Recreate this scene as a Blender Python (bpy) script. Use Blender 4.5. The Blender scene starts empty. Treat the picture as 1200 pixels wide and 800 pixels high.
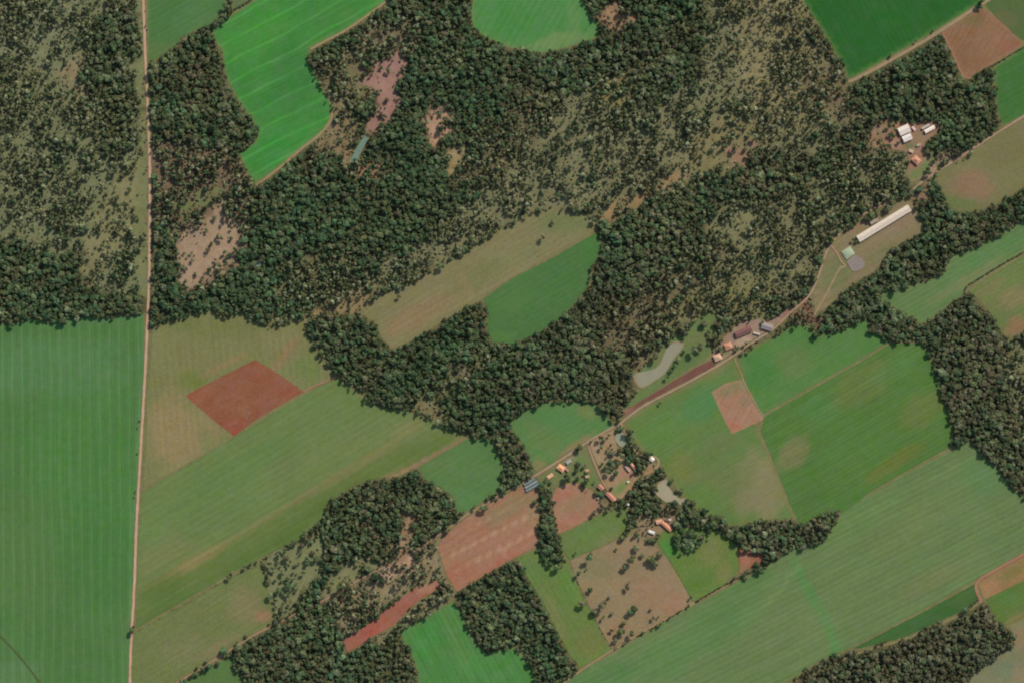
import bpy, math, random
import numpy as np
from mathutils import Vector, geometry

# ------------------------------------------------------------------ camera, sky, sun, exposure
S = 1.5                                             # metres of ground for one step of the tracing grid
def P(x, y): return ((x - 600) * S, (400 - y) * S)  # tracing grid (x east, y south) -> metres
C = bpy.context.scene.collection
cam = bpy.data.cameras.new('camera'); camo = bpy.data.objects.new('camera', cam); C.objects.link(camo)
camo.location = (0, 0, 6000); cam.sensor_width = 36; cam.lens = 36 * 6000 / 1800.0
cam.clip_start = 10; cam.clip_end = 60000
bpy.context.scene.camera = camo
SUN_AZ, SUN_EL = math.radians(36), math.radians(39)  # azimuth clockwise from north
w = bpy.data.worlds.new('World'); bpy.context.scene.world = w; w.use_nodes = True
wn = w.node_tree.nodes; wl = w.node_tree.links
sky = wn.new('ShaderNodeTexSky'); sky.sky_type = 'NISHITA'; sky.sun_disc = False
sky.sun_elevation = SUN_EL; sky.sun_rotation = SUN_AZ; sky.altitude = 600; sky.dust_density = 2.0
wl.new(sky.outputs[0], wn['Background'].inputs[0]); wn['Background'].inputs[1].default_value = 0.14
sl = bpy.data.lights.new('sun', 'SUN'); sl.energy = 3.7; sl.angle = math.radians(.5); sl.color = (1, .955, .88)
so = bpy.data.objects.new('sun', sl); C.objects.link(so)
sd = Vector((math.sin(SUN_AZ) * math.cos(SUN_EL), math.cos(SUN_AZ) * math.cos(SUN_EL), math.sin(SUN_EL)))
so.rotation_euler = sd.to_track_quat('Z', 'Y').to_euler()
vs = bpy.context.scene.view_settings
vs.view_transform = 'Standard'; vs.look = 'None'; vs.exposure = 0; vs.gamma = 1
bpy.context.scene.cycles.filter_width = 2.0
bpy.context.scene.cycles.max_bounces = 4; bpy.context.scene.cycles.diffuse_bounces = 2
K = np.array((1.02, 1.10, 1.27))                                            # what a white matt ground returns under this light

rng = np.random.RandomState(7); random.seed(7)

# ------------------------------------------------------------------ colour and noise helpers
def lin(c):
    c = np.asarray(c, float) / 255
    return np.where(c <= .04045, c / 12.92, ((c + .055) / 1.055) ** 2.4)
def alb(c):
    v = lin(c) / K
    return v * np.array((.99, .94, .86)) if 150 > c[1] > c[0] * 1.06 and c[1] > c[2] * 1.2 else v      # leafy colours lean to yellow green

def vnoise(x, y, seed=0):
    """smooth value noise in 0..1, vectorised"""
    xi = np.floor(x).astype(np.int64); yi = np.floor(y).astype(np.int64)
    fx = x - xi; fy = y - yi; fx = fx * fx * (3 - 2 * fx); fy = fy * fy * (3 - 2 * fy)
    def h(a, b):
        n = (a * 374761393 + b * 668265263 + seed * 1442695041) & 0xffffffff
        n = ((n ^ (n >> 13)) * 1274126177) & 0xffffffff
        return ((n ^ (n >> 16)) & 0xffff) / 65535.0
    return (h(xi, yi) * (1 - fx) + h(xi + 1, yi) * fx) * (1 - fy) + (h(xi, yi + 1) * (1 - fx) + h(xi + 1, yi + 1) * fx) * fy
def fbm(x, y, seed=0, o=3):
    r = 0; a = 1; t = 0
    for k in range(o):
        r = r + a * vnoise(x * 2 ** k, y * 2 ** k, seed + k); t += a; a *= .55
    return r / t

def sdf(poly, X, Y):
    """signed distance (negative inside) from points to a polygon, tracing-grid units"""
    p = np.asarray(poly, float); d = np.full(X.shape, 1e18); ins = np.zeros(X.shape, bool)
    x0, y0 = p[:, 0], p[:, 1]; x1, y1 = np.roll(x0, -1), np.roll(y0, -1)
    for a, b, c, e in zip(x0, y0, x1, y1):
        ex, ey = c - a, e - b; L = ex * ex + ey * ey + 1e-9
        t = np.clip(((X - a) * ex + (Y - b) * ey) / L, 0, 1)
        d = np.minimum(d, (X - a - t * ex) ** 2 + (Y - b - t * ey) ** 2)
        if b != e:
            cr = ((b > Y) != (e > Y)) & (X < (c - a) * (Y - b) / (e - b) + a); ins ^= cr
    return np.where(ins, -1, 1) * np.sqrt(d)
def pdist(line, X, Y):
    d = np.full(X.shape, 1e18)
    for (a, b), (c, e) in zip(line[:-1], line[1:]):
        ex, ey = c - a, e - b; L = ex * ex + ey * ey + 1e-9
        t = np.clip(((X - a) * ex + (Y - b) * ey) / L, 0, 1)
        d = np.minimum(d, (X - a - t * ex) ** 2 + (Y - b - t * ey) ** 2)
    return np.sqrt(d)
def smooth(e0, e1, v):
    t = np.clip((v - e0) / (e1 - e0), 0, 1); return t * t * (3 - 2 * t)
def blobs(X, Y, col, bl):
    """soft patches of another soil or plant colour"""
    for b_ in bl:
        if len(b_) == 4:                       # a strip of the field: outline, colour, strength, softness
            wob = (fbm(X / 12, Y / 12, 17) - .5) * b_[3] * 1.5
            m = (b_[2] * (1 - smooth(-b_[3], b_[3], sdf(b_[0], X, Y) + wob)))[:, None]; col[:] = col * (1 - m) + alb(b_[1]) * m
            continue
        bx, by, rx, ry, ang, c, st = b_
        a = math.radians(ang); u = (X - bx) * math.cos(a) - (Y - by) * math.sin(a); v = (X - bx) * math.sin(a) + (Y - by) * math.cos(a)
        q = np.sqrt((u / rx) ** 2 + (v / ry) ** 2) + (fbm(X / 14, Y / 14, int(bx) % 97) - .5) * .7
        m = (st * (1 - smooth(.55, 1.15, q)))[:, None]
        col[:] = col * (1 - m) + alb(c) * m
    return col

# ------------------------------------------------------------------ materials
def nd(t, ty, **kw):
    n = t.nodes.new(ty)
    for k, v in kw.items(): setattr(n, k, v)
    return n
def math_(t, op, a, b=None, c=None):
    n = nd(t, 'ShaderNodeMath', operation=op)
    for i, v in enumerate((a, b, c)):
        if v is None: continue
        if isinstance(v, (int, float)): n.inputs[i].default_value = v
        else: t.links.new(v, n.inputs[i])
    return n.outputs[0]
def scale_col(t, col, fac):
    n = nd(t, 'ShaderNodeVectorMath', operation='SCALE'); t.links.new(col, n.inputs[0]); t.links.new(fac, n.inputs['Scale']); return n.outputs[0]
def noise(t, vec, scale, detail=3, rough=.55):
    n = nd(t, 'ShaderNodeTexNoise'); n.inputs['Scale'].default_value = scale; n.inputs['Detail'].default_value = detail
    n.inputs['Roughness'].default_value = rough; t.links.new(vec, n.inputs['Vector']); return n.outputs['Fac']
def newmat(name):
    m = bpy.data.materials.new(name); m.use_nodes = True; t = m.node_tree
    b = t.nodes['Principled BSDF']; b.inputs['Roughness'].default_value = .9; b.inputs['Specular IOR Level'].default_value = .15
    return m, t, b
_lm = {}
def land_mat(rows=None, mott=.18, grain=.22, outer=False):
    """soil and crop cover: colour of the sheet's own patches, mottled, with drill rows where a field has them"""
    key = (rows, mott, grain, outer)
    if key in _lm: return _lm[key]
    m, t, b = newmat('land_cover')
    g = nd(t, 'ShaderNodeNewGeometry').outputs['Position']
    at = nd(t, 'ShaderNodeAttribute', attribute_name='Col'); col = at.outputs['Color']
    if outer:   # patchwork of far farmland round the traced country
        v = nd(t, 'ShaderNodeTexVoronoi'); v.inputs['Scale'].default_value = .0028; t.links.new(g, v.inputs['Vector'])
        sp = nd(t, 'ShaderNodeSeparateColor'); t.links.new(v.outputs['Color'], sp.inputs[0])
        r = nd(t, 'ShaderNodeValToRGB'); r.color_ramp.interpolation = 'CONSTANT'
        for k, (p, c) in enumerate([(0, (75, 115, 65)), (.3, (50, 60, 40)), (.55, (110, 112, 70)), (.7, (60, 110, 55)), (.85, (135, 100, 78))]):
            e = r.color_ramp.elements[k] if k < 2 else r.color_ramp.elements.new(p)
            e.position = p; e.color = (*alb(c), 1)
        t.links.new(sp.outputs[0], r.inputs[0])
        mx = nd(t, 'ShaderNodeMix', data_type='RGBA'); t.links.new(at.outputs['Alpha'], mx.inputs['Factor'])
        t.links.new(r.outputs[0], mx.inputs[6]); t.links.new(col, mx.inputs[7]); col = mx.outputs[2]
    n1 = noise(t, g, .012, 4); n2 = noise(t, g, .09, 4, .6); n3 = noise(t, g, .5, 3, .7)
    f = math_(t, 'ADD', math_(t, 'MULTIPLY_ADD', n1, mott * 2, 1 - mott), math_(t, 'MULTIPLY_ADD', n2, mott * 2.4, -mott * 1.2))
    f = math_(t, 'ADD', f, math_(t, 'MULTIPLY_ADD', n3, grain * 2, -grain))
    f = math_(t, 'ADD', f, math_(t, 'MULTIPLY_ADD', noise(t, g, .22, 3, .7), grain * 1.5, -grain * .75))
    if rows:
        a = math.radians(rows[0][0]); mp = nd(t, 'ShaderNodeMapping', vector_type='TEXTURE'); mp.inputs['Rotation'].default_value = (0, 0, a)
        mp.inputs['Scale'].default_value = (120, 6.5, 50); t.links.new(g, mp.inputs['Vector'])
        f = math_(t, 'ADD', f, math_(t, 'MULTIPLY_ADD', noise(t, mp.outputs[0], 1, 4, .65), .34, -.17))
        for (ang, spacing, st, sharp) in rows:
            a = math.radians(ang)
            dv = nd(t, 'ShaderNodeVectorMath', operation='DOT_PRODUCT'); t.links.new(g, dv.inputs[0])
            dv.inputs[1].default_value = (math.sin(a), -math.cos(a), 0)      # distance across rows that run at ang
            wob = math_(t, 'MULTIPLY_ADD', noise(t, g, .006, 2), spacing * .9, dv.outputs['Value'])
            s = math_(t, 'MULTIPLY_ADD', math_(t, 'SINE', math_(t, 'MULTIPLY', wob, 2 * math.pi / spacing)), .5, .5)
            s = math_(t, 'POWER', s, sharp)
            amp = math_(t, 'MULTIPLY', noise(t, g, .02, 2), st * 2)
            f = math_(t, 'ADD', f, math_(t, 'MULTIPLY', math_(t, 'SUBTRACT', s, .5 if sharp < 2 else .2), amp))
    c = scale_col(t, col, f)
    hs = nd(t, 'ShaderNodeHueSaturation'); t.links.new(c, hs.inputs['Color'])       # leaf colour drifts between lush and dry
    t.links.new(math_(t, 'MULTIPLY_ADD', noise(t, g, .03, 3), -.035, .5175), hs.inputs['Hue'])
    t.links.new(math_(t, 'MULTIPLY_ADD', noise(t, g, .05, 4), .36, .78), hs.inputs['Saturation'])
    t.links.new(hs.outputs[0], b.inputs['Base Color'])
    _lm[key] = m; return m
def leaf_mat():
    m, t, b = newmat('foliage'); b.inputs['Roughness'].default_value = .75
    a = nd(t, 'ShaderNodeAttribute', attribute_name='tint', attribute_type='INSTANCER')
    f = nd(t, 'ShaderNodeAttribute', attribute_name='Col')
    mx = nd(t, 'ShaderNodeVectorMath', operation='MULTIPLY'); t.links.new(a.outputs['Color'], mx.inputs[0]); t.links.new(f.outputs['Color'], mx.inputs[1])
    t.links.new(mx.outputs[0], b.inputs['Base Color']); return m
def plain_mat(name, c, sc=1.2, var=.25, rough=.8, spec=.3, met=0, streak=None):
    m, t, b = newmat(name); b.inputs['Roughness'].default_value = rough; b.inputs['Specular IOR Level'].default_value = spec
    b.inputs['Metallic'].default_value = met
    o = nd(t, 'ShaderNodeTexCoord').outputs['Object']; vec = o
    if streak:
        mp = nd(t, 'ShaderNodeMapping'); mp.inputs['Scale'].default_value = streak; t.links.new(o, mp.inputs['Vector']); vec = mp.outputs[0]
    f = math_(t, 'ADD', math_(t, 'MULTIPLY_ADD', noise(t, vec, sc, 5, .65), var * 2, 1 - var), math_(t, 'MULTIPLY_ADD', noise(t, o, .25, 3), var, -var / 2))
    rgb = nd(t, 'ShaderNodeRGB'); rgb.outputs[0].default_value = (*[float(v) for v in alb(c)], 1)
    t.links.new(scale_col(t, rgb.outputs[0], f), b.inputs['Base Color']); return m

LEAF = leaf_mat(); BARK = plain_mat('bark', (95, 80, 66), 3, .3)

# ------------------------------------------------------------------ the land: traced outlines
def curve(pts, r=3):
    """rounds a traced line a little (Chaikin)"""
    p = [np.array(q, float) for q in pts]
    for _ in range(r):
        q = [p[0]]
        for a, b in zip(p[:-1], p[1:]): q += [a * .75 + b * .25, a * .25 + b * .75]
        q.append(p[-1]); p = q
    return [tuple(v) for v in p]
ROADS = [  # name, label, width, colour, line, wood kept off it
 ('dirt_road', 'straight pale dirt road running north to south past the large crop field', 3.1, (184, 152, 126),
  [(166,-120),(168,0),(170,60),(173,120),(176,200),(175.5,260),(175,330),(173,370),(171,420),(167,490),(163,560),(159.5,620),(157.5,690),(154,740),(152,800),(151,920)]),
 ('dirt_road', 'pale dirt road winding diagonally past the farmhouses and the long shed', 2.4, (160, 134, 112),
  [(1320,70),(1200,136),(1165,158),(1130,181),(1100,200),(1082,212),(1065,226),(1040,238),(1015,249),(995,262),(978,280),(969,293),(964,310),(957,330),(950,345),(940,355),(926,366),(914,379),(900,390),(880,402),(862,415),(840,429),(810,446),(780,461.5),(755,474.5),(735,489),(727,496),(715,502),(695,513),(670,530),(645,546),(620,561),(600,572)]),
 ('dirt_road', 'narrow overgrown dirt road running down through the lower left woodland', 2.0, (152, 126, 102),
  [(598,573),(570,589),(545,604),(520,622),(500,636),(470,655),(435,671),(400,691),(375,706),(350,716),(330,728),(300,742),(270,761),(235,783),(205,801),(120,860)]),
 ('farm_track', 'light earth track along the lower edge of the dark green crop', 3.8, (150, 132, 104), [(994,96),(1005,92),(1020,84),(1060,62),(1100,38),(1142,10),(1200,-25),(1280,-75)]),
 ('farm_track', 'earth track edging the brown field beside the wood', 2.4, (150, 112, 88), [(1104,38),(1113,56),(1121,74),(1130,92),(1138,91)]),
 ('farm_track', 'tan earth margin between the bright green crop and the wood', 2.6, (150, 134, 100), [(455,0),(430,19),(402,38),(380,49),(364,58)]),
 ('farm_track', 'tan earth margin curving round the foot of the bright green crop', 2.8, (148, 130, 98), [(390,128),(388,142),(375,158),(350,177),(322,202),(300,217)]),
 ('farm_track', 'narrow track dividing the two green fields above the pink square', 1.9, (132, 136, 88), [(861,420),(868,438),(876,456),(886,474),(895,488)]),
 ('farm_track', 'grassy track curving down from the road beside the small pond', 2.2, (156, 136, 100), [(728,496),(732,505),(737,518),(745,530),(757,536),(768,534),(773,541),(768,550),(752,557)]),
 ('farm_track', 'pale lane leading from the road down to the pink roofed sheds', 2.3, (158, 132, 104), [(688,516),(692,530),(699,548),(705,562),(712,573),(722,584)]),
 ('farm_track', 'red earth track between the pale crop and the orange plot', 3.0, (158, 112, 90), [(1320,580),(1200,649),(1165,668),(1143,681),(1144,692),(1150,703),(1148,706)]),
 ('farm_track', 'light track along the top of the purplish brown wood', 1.9, (134, 128, 90), [(1148,706),(1130,718),(1100,732),(1060,750),(1010,762),(960,785),(925,800),(880,840)]),
 ('farm_track', 'pale loop track branching to the lagoon beside the long shed', 2.0, (162, 134, 106), [(973,287),(980,295),(986,307),(992,312),(984,314)]),
 ('farm_track', 'pale track climbing through the grass below the lagoon', 2.4, (148, 130, 100), [(986,312),(978,325),(970,342),(960,358),(954,370)]),
 ('farm_track', 'narrow dark track crossing the corner of the large crop field', 1.8, (84, 102, 60), [(-100,650),(0,743),(25,770),(48,800),(80,850)]),
 ('farm_track', 'earth edge below the tan pasture beside the pale crop', 2.0, (150, 128, 96), [(868,676),(840,692),(810,708),(760,736),(720,760),(680,785),(640,815)]),
 ('farm_track', 'pinkish earth track from the olive pasture towards the wood', 2.0, (148, 118, 92), [(356,459),(368,452),(382,447),(395,441)]),
 ('farm_track', 'pale footpath crossing the thin pasture between trees', 1.3, (140, 134, 98), [(358,676),(352,688),(345,702),(338,716)]),
]
# name, label, outline, base colour, patches, rows (bearing, spacing m, strength, sharpness), edge (colour, width, strength)
FIELDS = [
 ('crop_field', 'large green crop field with straight vertical rows west of the dirt road',
  [(-120,386),(0,380),(25,377),(35,373),(60,379),(90,373),(105,371),(120,374),(140,371),(168,369),(169,420),(165,490),(161,560),(157.5,620),(155.5,690),(152,740),(150,800),(149,920),(-120,920)],
  (75, 118, 66), [(100,560,90,120,0,(70,125,62),.5),(60,430,120,40,0,(84,128,84),.6),(20,640,60,90,0,(84,120,70),.5),(120,660,40,70,0,(66,116,60),.5),(10,800,40,40,40,(86,126,82),.8)],
  ((90.6,17.2,.15,4),(90.6,5.7,.07,1)), ((92,132,88),7,.6)),
 ('crop_field', 'smooth mid green field bordering the road above the dark wood',
  [(172,-120),(275,-120),(266,-10),(264,12),(248,28),(228,36),(208,51),(195,62),(182,70),(174,71)], (72,116,66), [(230,20,40,25,30,(78,120,76),.6),(185,60,20,10,0,(96,118,72),.5)], ((30,9,.08,1),), ((96,120,76),4,.5)),
 ('crop_field', 'bright green winding field with pale diagonal tracks and a curved edge',
  [(249,36),(270,20),(285,10),(303,-2),(420,-120),(520,-120),(453,0),(430,17),(402,36),(380,47),(363,56),(361,68),(368,88),(378,106),(387,122),(389,132),(385,145),(370,160),(350,175),(330,192),(312,206),(299,214),(290,200),(281,180),(285,177),(300,166),(303,156),(297,142),(285,125),(272,105),(264,85),(261,60),(252,46)],
  (62,132,60), [(300,35,60,30,30,(66,140,56),.7),(345,90,30,50,0,(60,122,62),.7),(330,170,50,25,35,(60,140,62),.7),(400,20,50,20,30,(66,130,60),.6)],
  ((28,33,.26,22),(28,8,.05,1)), ((98,140,82),5,.55)),
 ('crop_field', 'small pale green field corner beyond the hedge at the top',
  [(273,-120),(272,0),(275,14),(300,-6),(410,-120)], (90,114,76), [], (), ((96,120,80),3,.5)),
 ('crop_field', 'rounded green clearing enclosed by forest with a pale lower rim',
  [(556,-120),(556,-5),(552,18),(556,36),(575,47),(600,56),(625,61),(645,61),(665,55),(690,47),(702,43),(700,30),(690,15),(682,-3),(680,-120)],
  (74,132,72), [(655,48,45,9,10,(112,142,92),.75),(600,25,30,20,0,(64,130,62),.6),(672,20,12,30,0,(96,140,86),.5)], ((60,11,.09,1),), ((104,138,86),5,.6)),
 ('crop_field', 'dark green even field with a pale left margin in the upper right',
  [(935,-120),(938,-4),(955,22),(970,45),(985,70),(995,92),(1008,86),(1040,68),(1080,45),(1110,27),(1140,8),(1190,-22),(1270,-75),(1270,-120)],
  (38,96,40), [(1060,20,80,25,-30,(42,102,40),.5),(1000,70,20,20,0,(44,98,44),.5)], ((118,8,.05,1),), ((86,128,66),4,.7)),
 ('crop_field', 'dull green field above the brown plot in the upper right corner',
  [(1152,2),(1200,-22),(1320,-80),(1320,10),(1202,50),(1182,36),(1166,20)], (80,104,62), [(1175,25,20,14,0,(100,100,66),.7)], (), None),
 ('bare_field', 'brown bare field between the corner crop and the wood',
  [(1104,37),(1142,13),(1152,10),(1166,20),(1182,34),(1199,52),(1170,71),(1140,88),(1130,91),(1121,74),(1113,55)], (130,97,70),
  [(1165,45,30,22,30,(134,104,80),.6),(1140,22,16,10,0,(104,100,64),.7),(1180,55,20,8,-30,(140,92,72),.6),(1130,70,12,24,0,(122,96,72),.5)], ((60,9,.06,1),), ((148,112,88),3,.5)),
 ('crop_field', 'bright green field wedge at the right edge below the brown plot',
  [(1165,80),(1199,56),(1320,-10),(1320,68),(1200,135),(1175,147),(1169,130),(1167,105)], (62, 110, 54), [], ((30,9,.06,1),), ((92,118,72),3,.6)),
 ('pasture', 'olive pasture with a pinkish bare patch right of the farmyard',
  [(1163,161),(1200,139),(1320,73),(1320,165),(1200,218),(1180,232),(1150,246),(1120,248),(1110,238),(1104,222),(1096,208),(1112,197),(1130,188),(1146,176)],
  (114,113,76), [(1140,218,28,22,0,(134,108,84),.85),(1125,238,30,10,0,(96,118,70),.7),(1180,180,30,20,0,(112,108,70),.5)], (), None),
 ('pasture', 'dry grass yard round the long cream shed',
  [(957,366),(952,350),(960,330),(966,308),(972,293),(982,281),(998,267),(1030,249),(1064,233),(1074,248),(1086,268),(1075,276),(1060,282),(1045,292),(1022,320),(1003,330),(985,345),(966,362)],
  (126,116,86), [(1050,262,32,10,28,(136,118,94),.8),(1010,258,30,6,32,(150,112,86),.7),(982,320,20,30,-20,(104,118,78),.7),(1030,300,25,8,30,(110,116,76),.7)], ((30,14,.06,1),), None),
 ('crop_field', 'pale green tapering field between two belts of wood at the right',
  [(1027,348),(1040,339),(1060,337),(1085,331),(1108,316),(1114,302),(1140,290),(1170,275),(1200,257),(1320,200),(1320,228),(1200,294),(1170,312),(1150,325),(1133,333),(1128,346),(1115,355),(1100,368),(1082,379),(1065,372),(1050,362),(1035,355)],
  (92,124,78), [(1130,330,60,6,32,(120,124,84),.6),(1170,290,60,10,30,(84,128,76),.6),(1075,345,30,10,0,(96,124,78),.5)], ((30,8,.10,1),), ((112,126,84),4,.5)),
 ('pasture', 'mottled green and brown pasture at the right edge',
  [(1135,340),(1165,321),(1200,299),(1320,240),(1320,360),(1200,386),(1190,396),(1182,400),(1173,388),(1162,368),(1146,350)], (100,120,72),
  [(1185,350,35,14,20,(128,116,82),.7),(1190,385,16,16,0,(138,108,80),.8),(1160,338,25,8,30,(120,116,78),.6),(1175,365,10,20,30,(96,116,66),.5)], ((30,8,.06,1),), None),
 ('crop_field', 'green field beneath the road just right of the farm sheds',
  [(866,419),(880,409),(905,397),(928,382),(945,380),(955,393),(985,388),(1015,374),(1021,388),(1043,400),(1010,420),(960,448),(900,482),(893,486),(886,474),(876,454)],
  (80,124,66), [(930,425,25,20,0,(96,120,72),.7),(890,435,20,25,0,(66,122,60),.7),(985,405,35,12,30,(84,124,68),.5)], ((30,7,.05,1),), ((104,122,76),3,.5)),
 ('crop_field', 'broad green field with brownish streaks against the eastern wood',
  [(895,489),(902,484),(960,451),(1010,423),(1043,403),(1060,402),(1083,403),(1089,420),(1098,445),(1106,470),(1117,500),(1113,524),(1090,536),(1060,553),(1020,576),(990,600),(962,606),(937,614),(929,597),(915,562),(903,532),(892,506)],
  (78, 117, 57), [(1010,450,50,25,30,(104,118,68),.6),(1080,480,40,22,30,(100,116,64),.7),(1050,540,50,10,32,(98,112,52),.8),(930,530,28,18,40,(116,116,76),.8),(1050,430,40,12,32,(84,128,72),.5),(1000,520,50,20,32,(80,122,62),.6),(960,480,25,20,0,(78,124,70),.6),(945,585,25,20,0,(76,112,60),.6)],
  ((30,7.5,.09,1),(30,19,.06,1)), None),
 ('crop_field', 'patchy green and beige field below the road around the pink square',
  [(733,494),(757,477),(782,464),(811,449.5),(841,432.5),(860,421),(868,442),(880,475),(886,500),(900,535),(915,570),(930,605),(920,612),(900,608),(880,612),(860,617),(840,608),(820,600),(800,580),(785,562),(776,545),(762,533),(748,522),(741,510)],
  (92,122,68), [(780,500,40,22,30,(86,128,66),.7),(820,475,30,22,30,(74,126,76),.8),(840,432,28,8,30,(112,120,80),.7),(890,570,36,44,0,(126,122,88),.9),(850,560,45,26,0,(104,120,76),.7),(800,550,22,22,0,(112,116,62),.6),(825,580,20,16,0,(88,124,62),.6),(845,520,30,14,20,(104,120,78),.6)],
  ((30,7,.06,1),), ((120,118,70),3,.6)),
 ('bare_field', 'pinkish bare square inside the patchy green field',
  [(834,459),(850,449),(870,444),(880,460),(895,491),(876,500),(858,508),(847,488)], (152,116,92), [(860,455,22,8,20,(120,120,84),.7),(872,470,8,10,0,(116,112,84),.5),(858,500,14,12,0,(162,112,90),.6)], ((60,9,.05,1),), ((150,124,94),2.5,.5)),
 ('crop_field', 'large pale green field with diagonal stripes filling the lower right',
  [(1113,528),(1135,516),(1150,530),(1170,550),(1195,580),(1320,665),(1320,572),(1200,646),(1143,679),(1100,704),(1050,730),(1000,757),(960,774),(930,793),(880,830),(800,920),(520,920),(640,813),(682,784),(720,764),(760,740),(810,711),(870,678),(900,662),(930,642),(965,636),(987,601),(1020,579),(1060,556)],
  (98,124,80), [([(926,656),(934,652),(946,680),(960,700),(972,722),(982,748),(990,764),(976,768),(970,745),(958,722),(946,702),(936,682)],(80,134,74),.8,2.5),
   ([(690,782),(720,762),(722,765),(692,786)],(120,136,94),.6,1.5),([(840,752),(905,700),(935,660),(938,662),(908,703),(843,755)],(112,140,94),.45,1),(800,760,110,26,30,(84,128,76),.6),(1000,610,60,20,30,(96,130,76),.6),(1150,560,30,20,-40,(84,128,80),.6),(930,740,60,30,30,(104,126,84),.5),(1090,680,60,14,30,(110,122,82),.6),(860,700,60,14,30,(84,124,70),.6),(1060,620,60,24,30,(104,124,76),.5),(700,800,50,24,30,(76,122,72),.6)],
  ((27,9.5,.10,1),(27,31,.05,1),(27,4.6,.06,1)), None),
 ('crop_field', 'dark green strip between the pale field and the purplish wood',
  [(1143,683),(1147,700),(1130,714),(1100,728),(1060,746),(1008,759),(1000,759),(1050,733),(1100,707)], (62,102,54), [(1130,700,20,10,30,(74,104,56),.6)], ((30,8,.05,1),), None),
 ('bare_field', 'orange brown plot at the right edge beside the red track',
  [(1146,683),(1165,671),(1200,652),(1320,586),(1320,640),(1200,678),(1160,700),(1153,701)], (140,112,74), [(1185,670,24,8,30,(116,112,62),.8),(1160,688,14,8,30,(158,124,90),.7)], (), None),
 ('crop_field', 'green plot at the right edge below the orange one',
  [(1155,702),(1200,680),(1320,640),(1320,700),(1200,722),(1182,732),(1170,730),(1162,715)], (88,116,58), [(1180,700,20,10,0,(82,124,62),.6),(1192,726,16,8,20,(124,112,76),.7)], ((30,8,.07,1),), None),
 ('pasture', 'dull beige green pasture in the lower right corner',
  [(1183,733),(1200,725),(1320,700),(1320,920),(1080,920),(1140,790),(1165,772),(1188,758),(1188,745)], (118,120,90), [(1195,748,16,14,0,(136,116,86),.8),(1180,785,20,12,0,(106,124,100),.7),(1195,790,12,14,0,(140,122,96),.6)], (), None),
 ('pasture', 'olive and tan pasture round the red square field',
  [(178,392),(190,381),(210,374),(225,370),(243,362),(262,372),(285,367),(300,378),(318,384),(335,380),(355,377),(362,395),(372,412),(385,430),(397,441),(380,448),(356,460),(273,512),(168,572),(171,520),(173,460),(177,420)],
  (116,119,76), [(205,505,34,50,10,(140,124,86),.8),(245,490,16,28,20,(136,122,84),.6),(250,385,60,14,0,(104,116,66),.6),(230,420,40,20,0,(116,116,74),.6),(330,400,28,24,0,(120,118,78),.6),(360,430,18,22,0,(100,122,70),.7),(225,445,18,12,0,(96,116,50),.6),(330,420,6,30,-35,(138,112,76),.6),(262,428,34,4,27,(148,116,82),.5)],
  ((95,12,.06,1),), None),
 ('bare_field', 'red ploughed square field in the olive pasture',
  [(217,464),(230,456),(265,438),(299,421),(330,440),(356,459),(330,474),(300,492),(274,511),(245,488)], (132,85,60), [(230,465,16,10,0,(140,80,54),.6),(305,435,30,14,-30,(138,80,54),.5),(320,465,26,12,30,(132,86,68),.5),(275,500,14,12,0,(142,76,54),.6)], ((29,5,.05,1),), None),
 ('crop_field', 'long green field crossed by faint brown diagonal bands below the red square',
  [(167,576),(270,515),(357,462),(380,450),(397,443),(415,458),(430,472),(450,477),(475,480),(500,490),(525,503),(548,512),(520,528),(490,546),(470,557),(430,562),(405,574),(385,588),(378,605),(350,632),(312,650),(270,672),(160,736),(161,690),(162,640)],
  (100,124,74), [([(160,694),(215,668),(300,616),(360,580),(400,560),(455,528),(500,508),(548,500),(560,516),(490,548),(400,580),(320,650),(160,740)],(94,116,62),.9,1.5),
   ([(160,725),(240,680),(300,640),(340,612),(390,578),(380,600),(350,632),(312,650),(270,672),(160,738)],(84,112,56),.7,4),
   ([(160,690),(215,664),(300,612),(360,576),(400,556),(455,524),(470,518),(470,523),(455,530),(400,562),(360,582),(300,618),(215,670),(160,698)],(122,116,76),.65,1.5),
   ([(250,565),(400,488),(470,478),(480,490),(420,510),(300,590),(170,665),(166,640)],(98,126,76),.6,8),
   ([(360,520),(470,470),(520,482),(545,503),(500,516),(420,530),(320,580),(300,570)],(108,124,78),.5,12),
   ([(546,510),(550,516),(520,531),(490,548),(462,561),(430,572),(424,570),(460,554),(490,541),(520,525)],(146,118,92),.85,1.5),
   ([(165,640),(200,622),(230,640),(165,680)],(120,120,78),.5,8),
   (260,560,90,22,30,(90,126,72),.5),(215,665,60,8,30,(132,122,78),.75),(480,500,24,10,20,(120,124,80),.7),(180,620,20,30,0,(98,128,76),.6),(190,690,30,20,30,(84,112,56),.7),(430,535,90,3,30,(124,116,70),.6)],
  ((31,11,.06,1),), None),
 ('pasture', 'dull green pasture in the lower left above the dirt track',
  [(159,740),(270,676),(306,659),(312,690),(322,720),(318,729),(300,739),(268,758),(230,782),(205,798),(154,832),(153,790),(156,755)],
  (104, 119, 74), [(285,710,24,26,0,(124,118,82),.7),(308,722,12,10,0,(146,112,84),.8),(215,760,30,20,20,(114,116,80),.6),(230,720,50,12,30,(106,120,74),.6),(255,760,30,10,32,(128,116,84),.6)], ((31,9,.06,1),), None),
 ('pasture', 'green wedge of pasture left of the woodland at the lower left bottom',
  [(150,852),(208,805),(240,786),(272,767),(274,784),(290,802),(310,920),(150,920)], (84,116,66), [], (), None),
 ('crop_field', 'smooth green field corner between the two woods left of the settlement',
  [(491,547),(520,530),(550,513),(566,511),(576,514),(583,530),(596,560),(580,577),(548,598),(536,600),(531,582),(512,568),(497,560)], (84, 122, 72), [(520,545,20,12,20,(94,122,76),.6),(550,585,20,14,0,(84,126,78),.5)], ((30,9,.05,1),), None),
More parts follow.
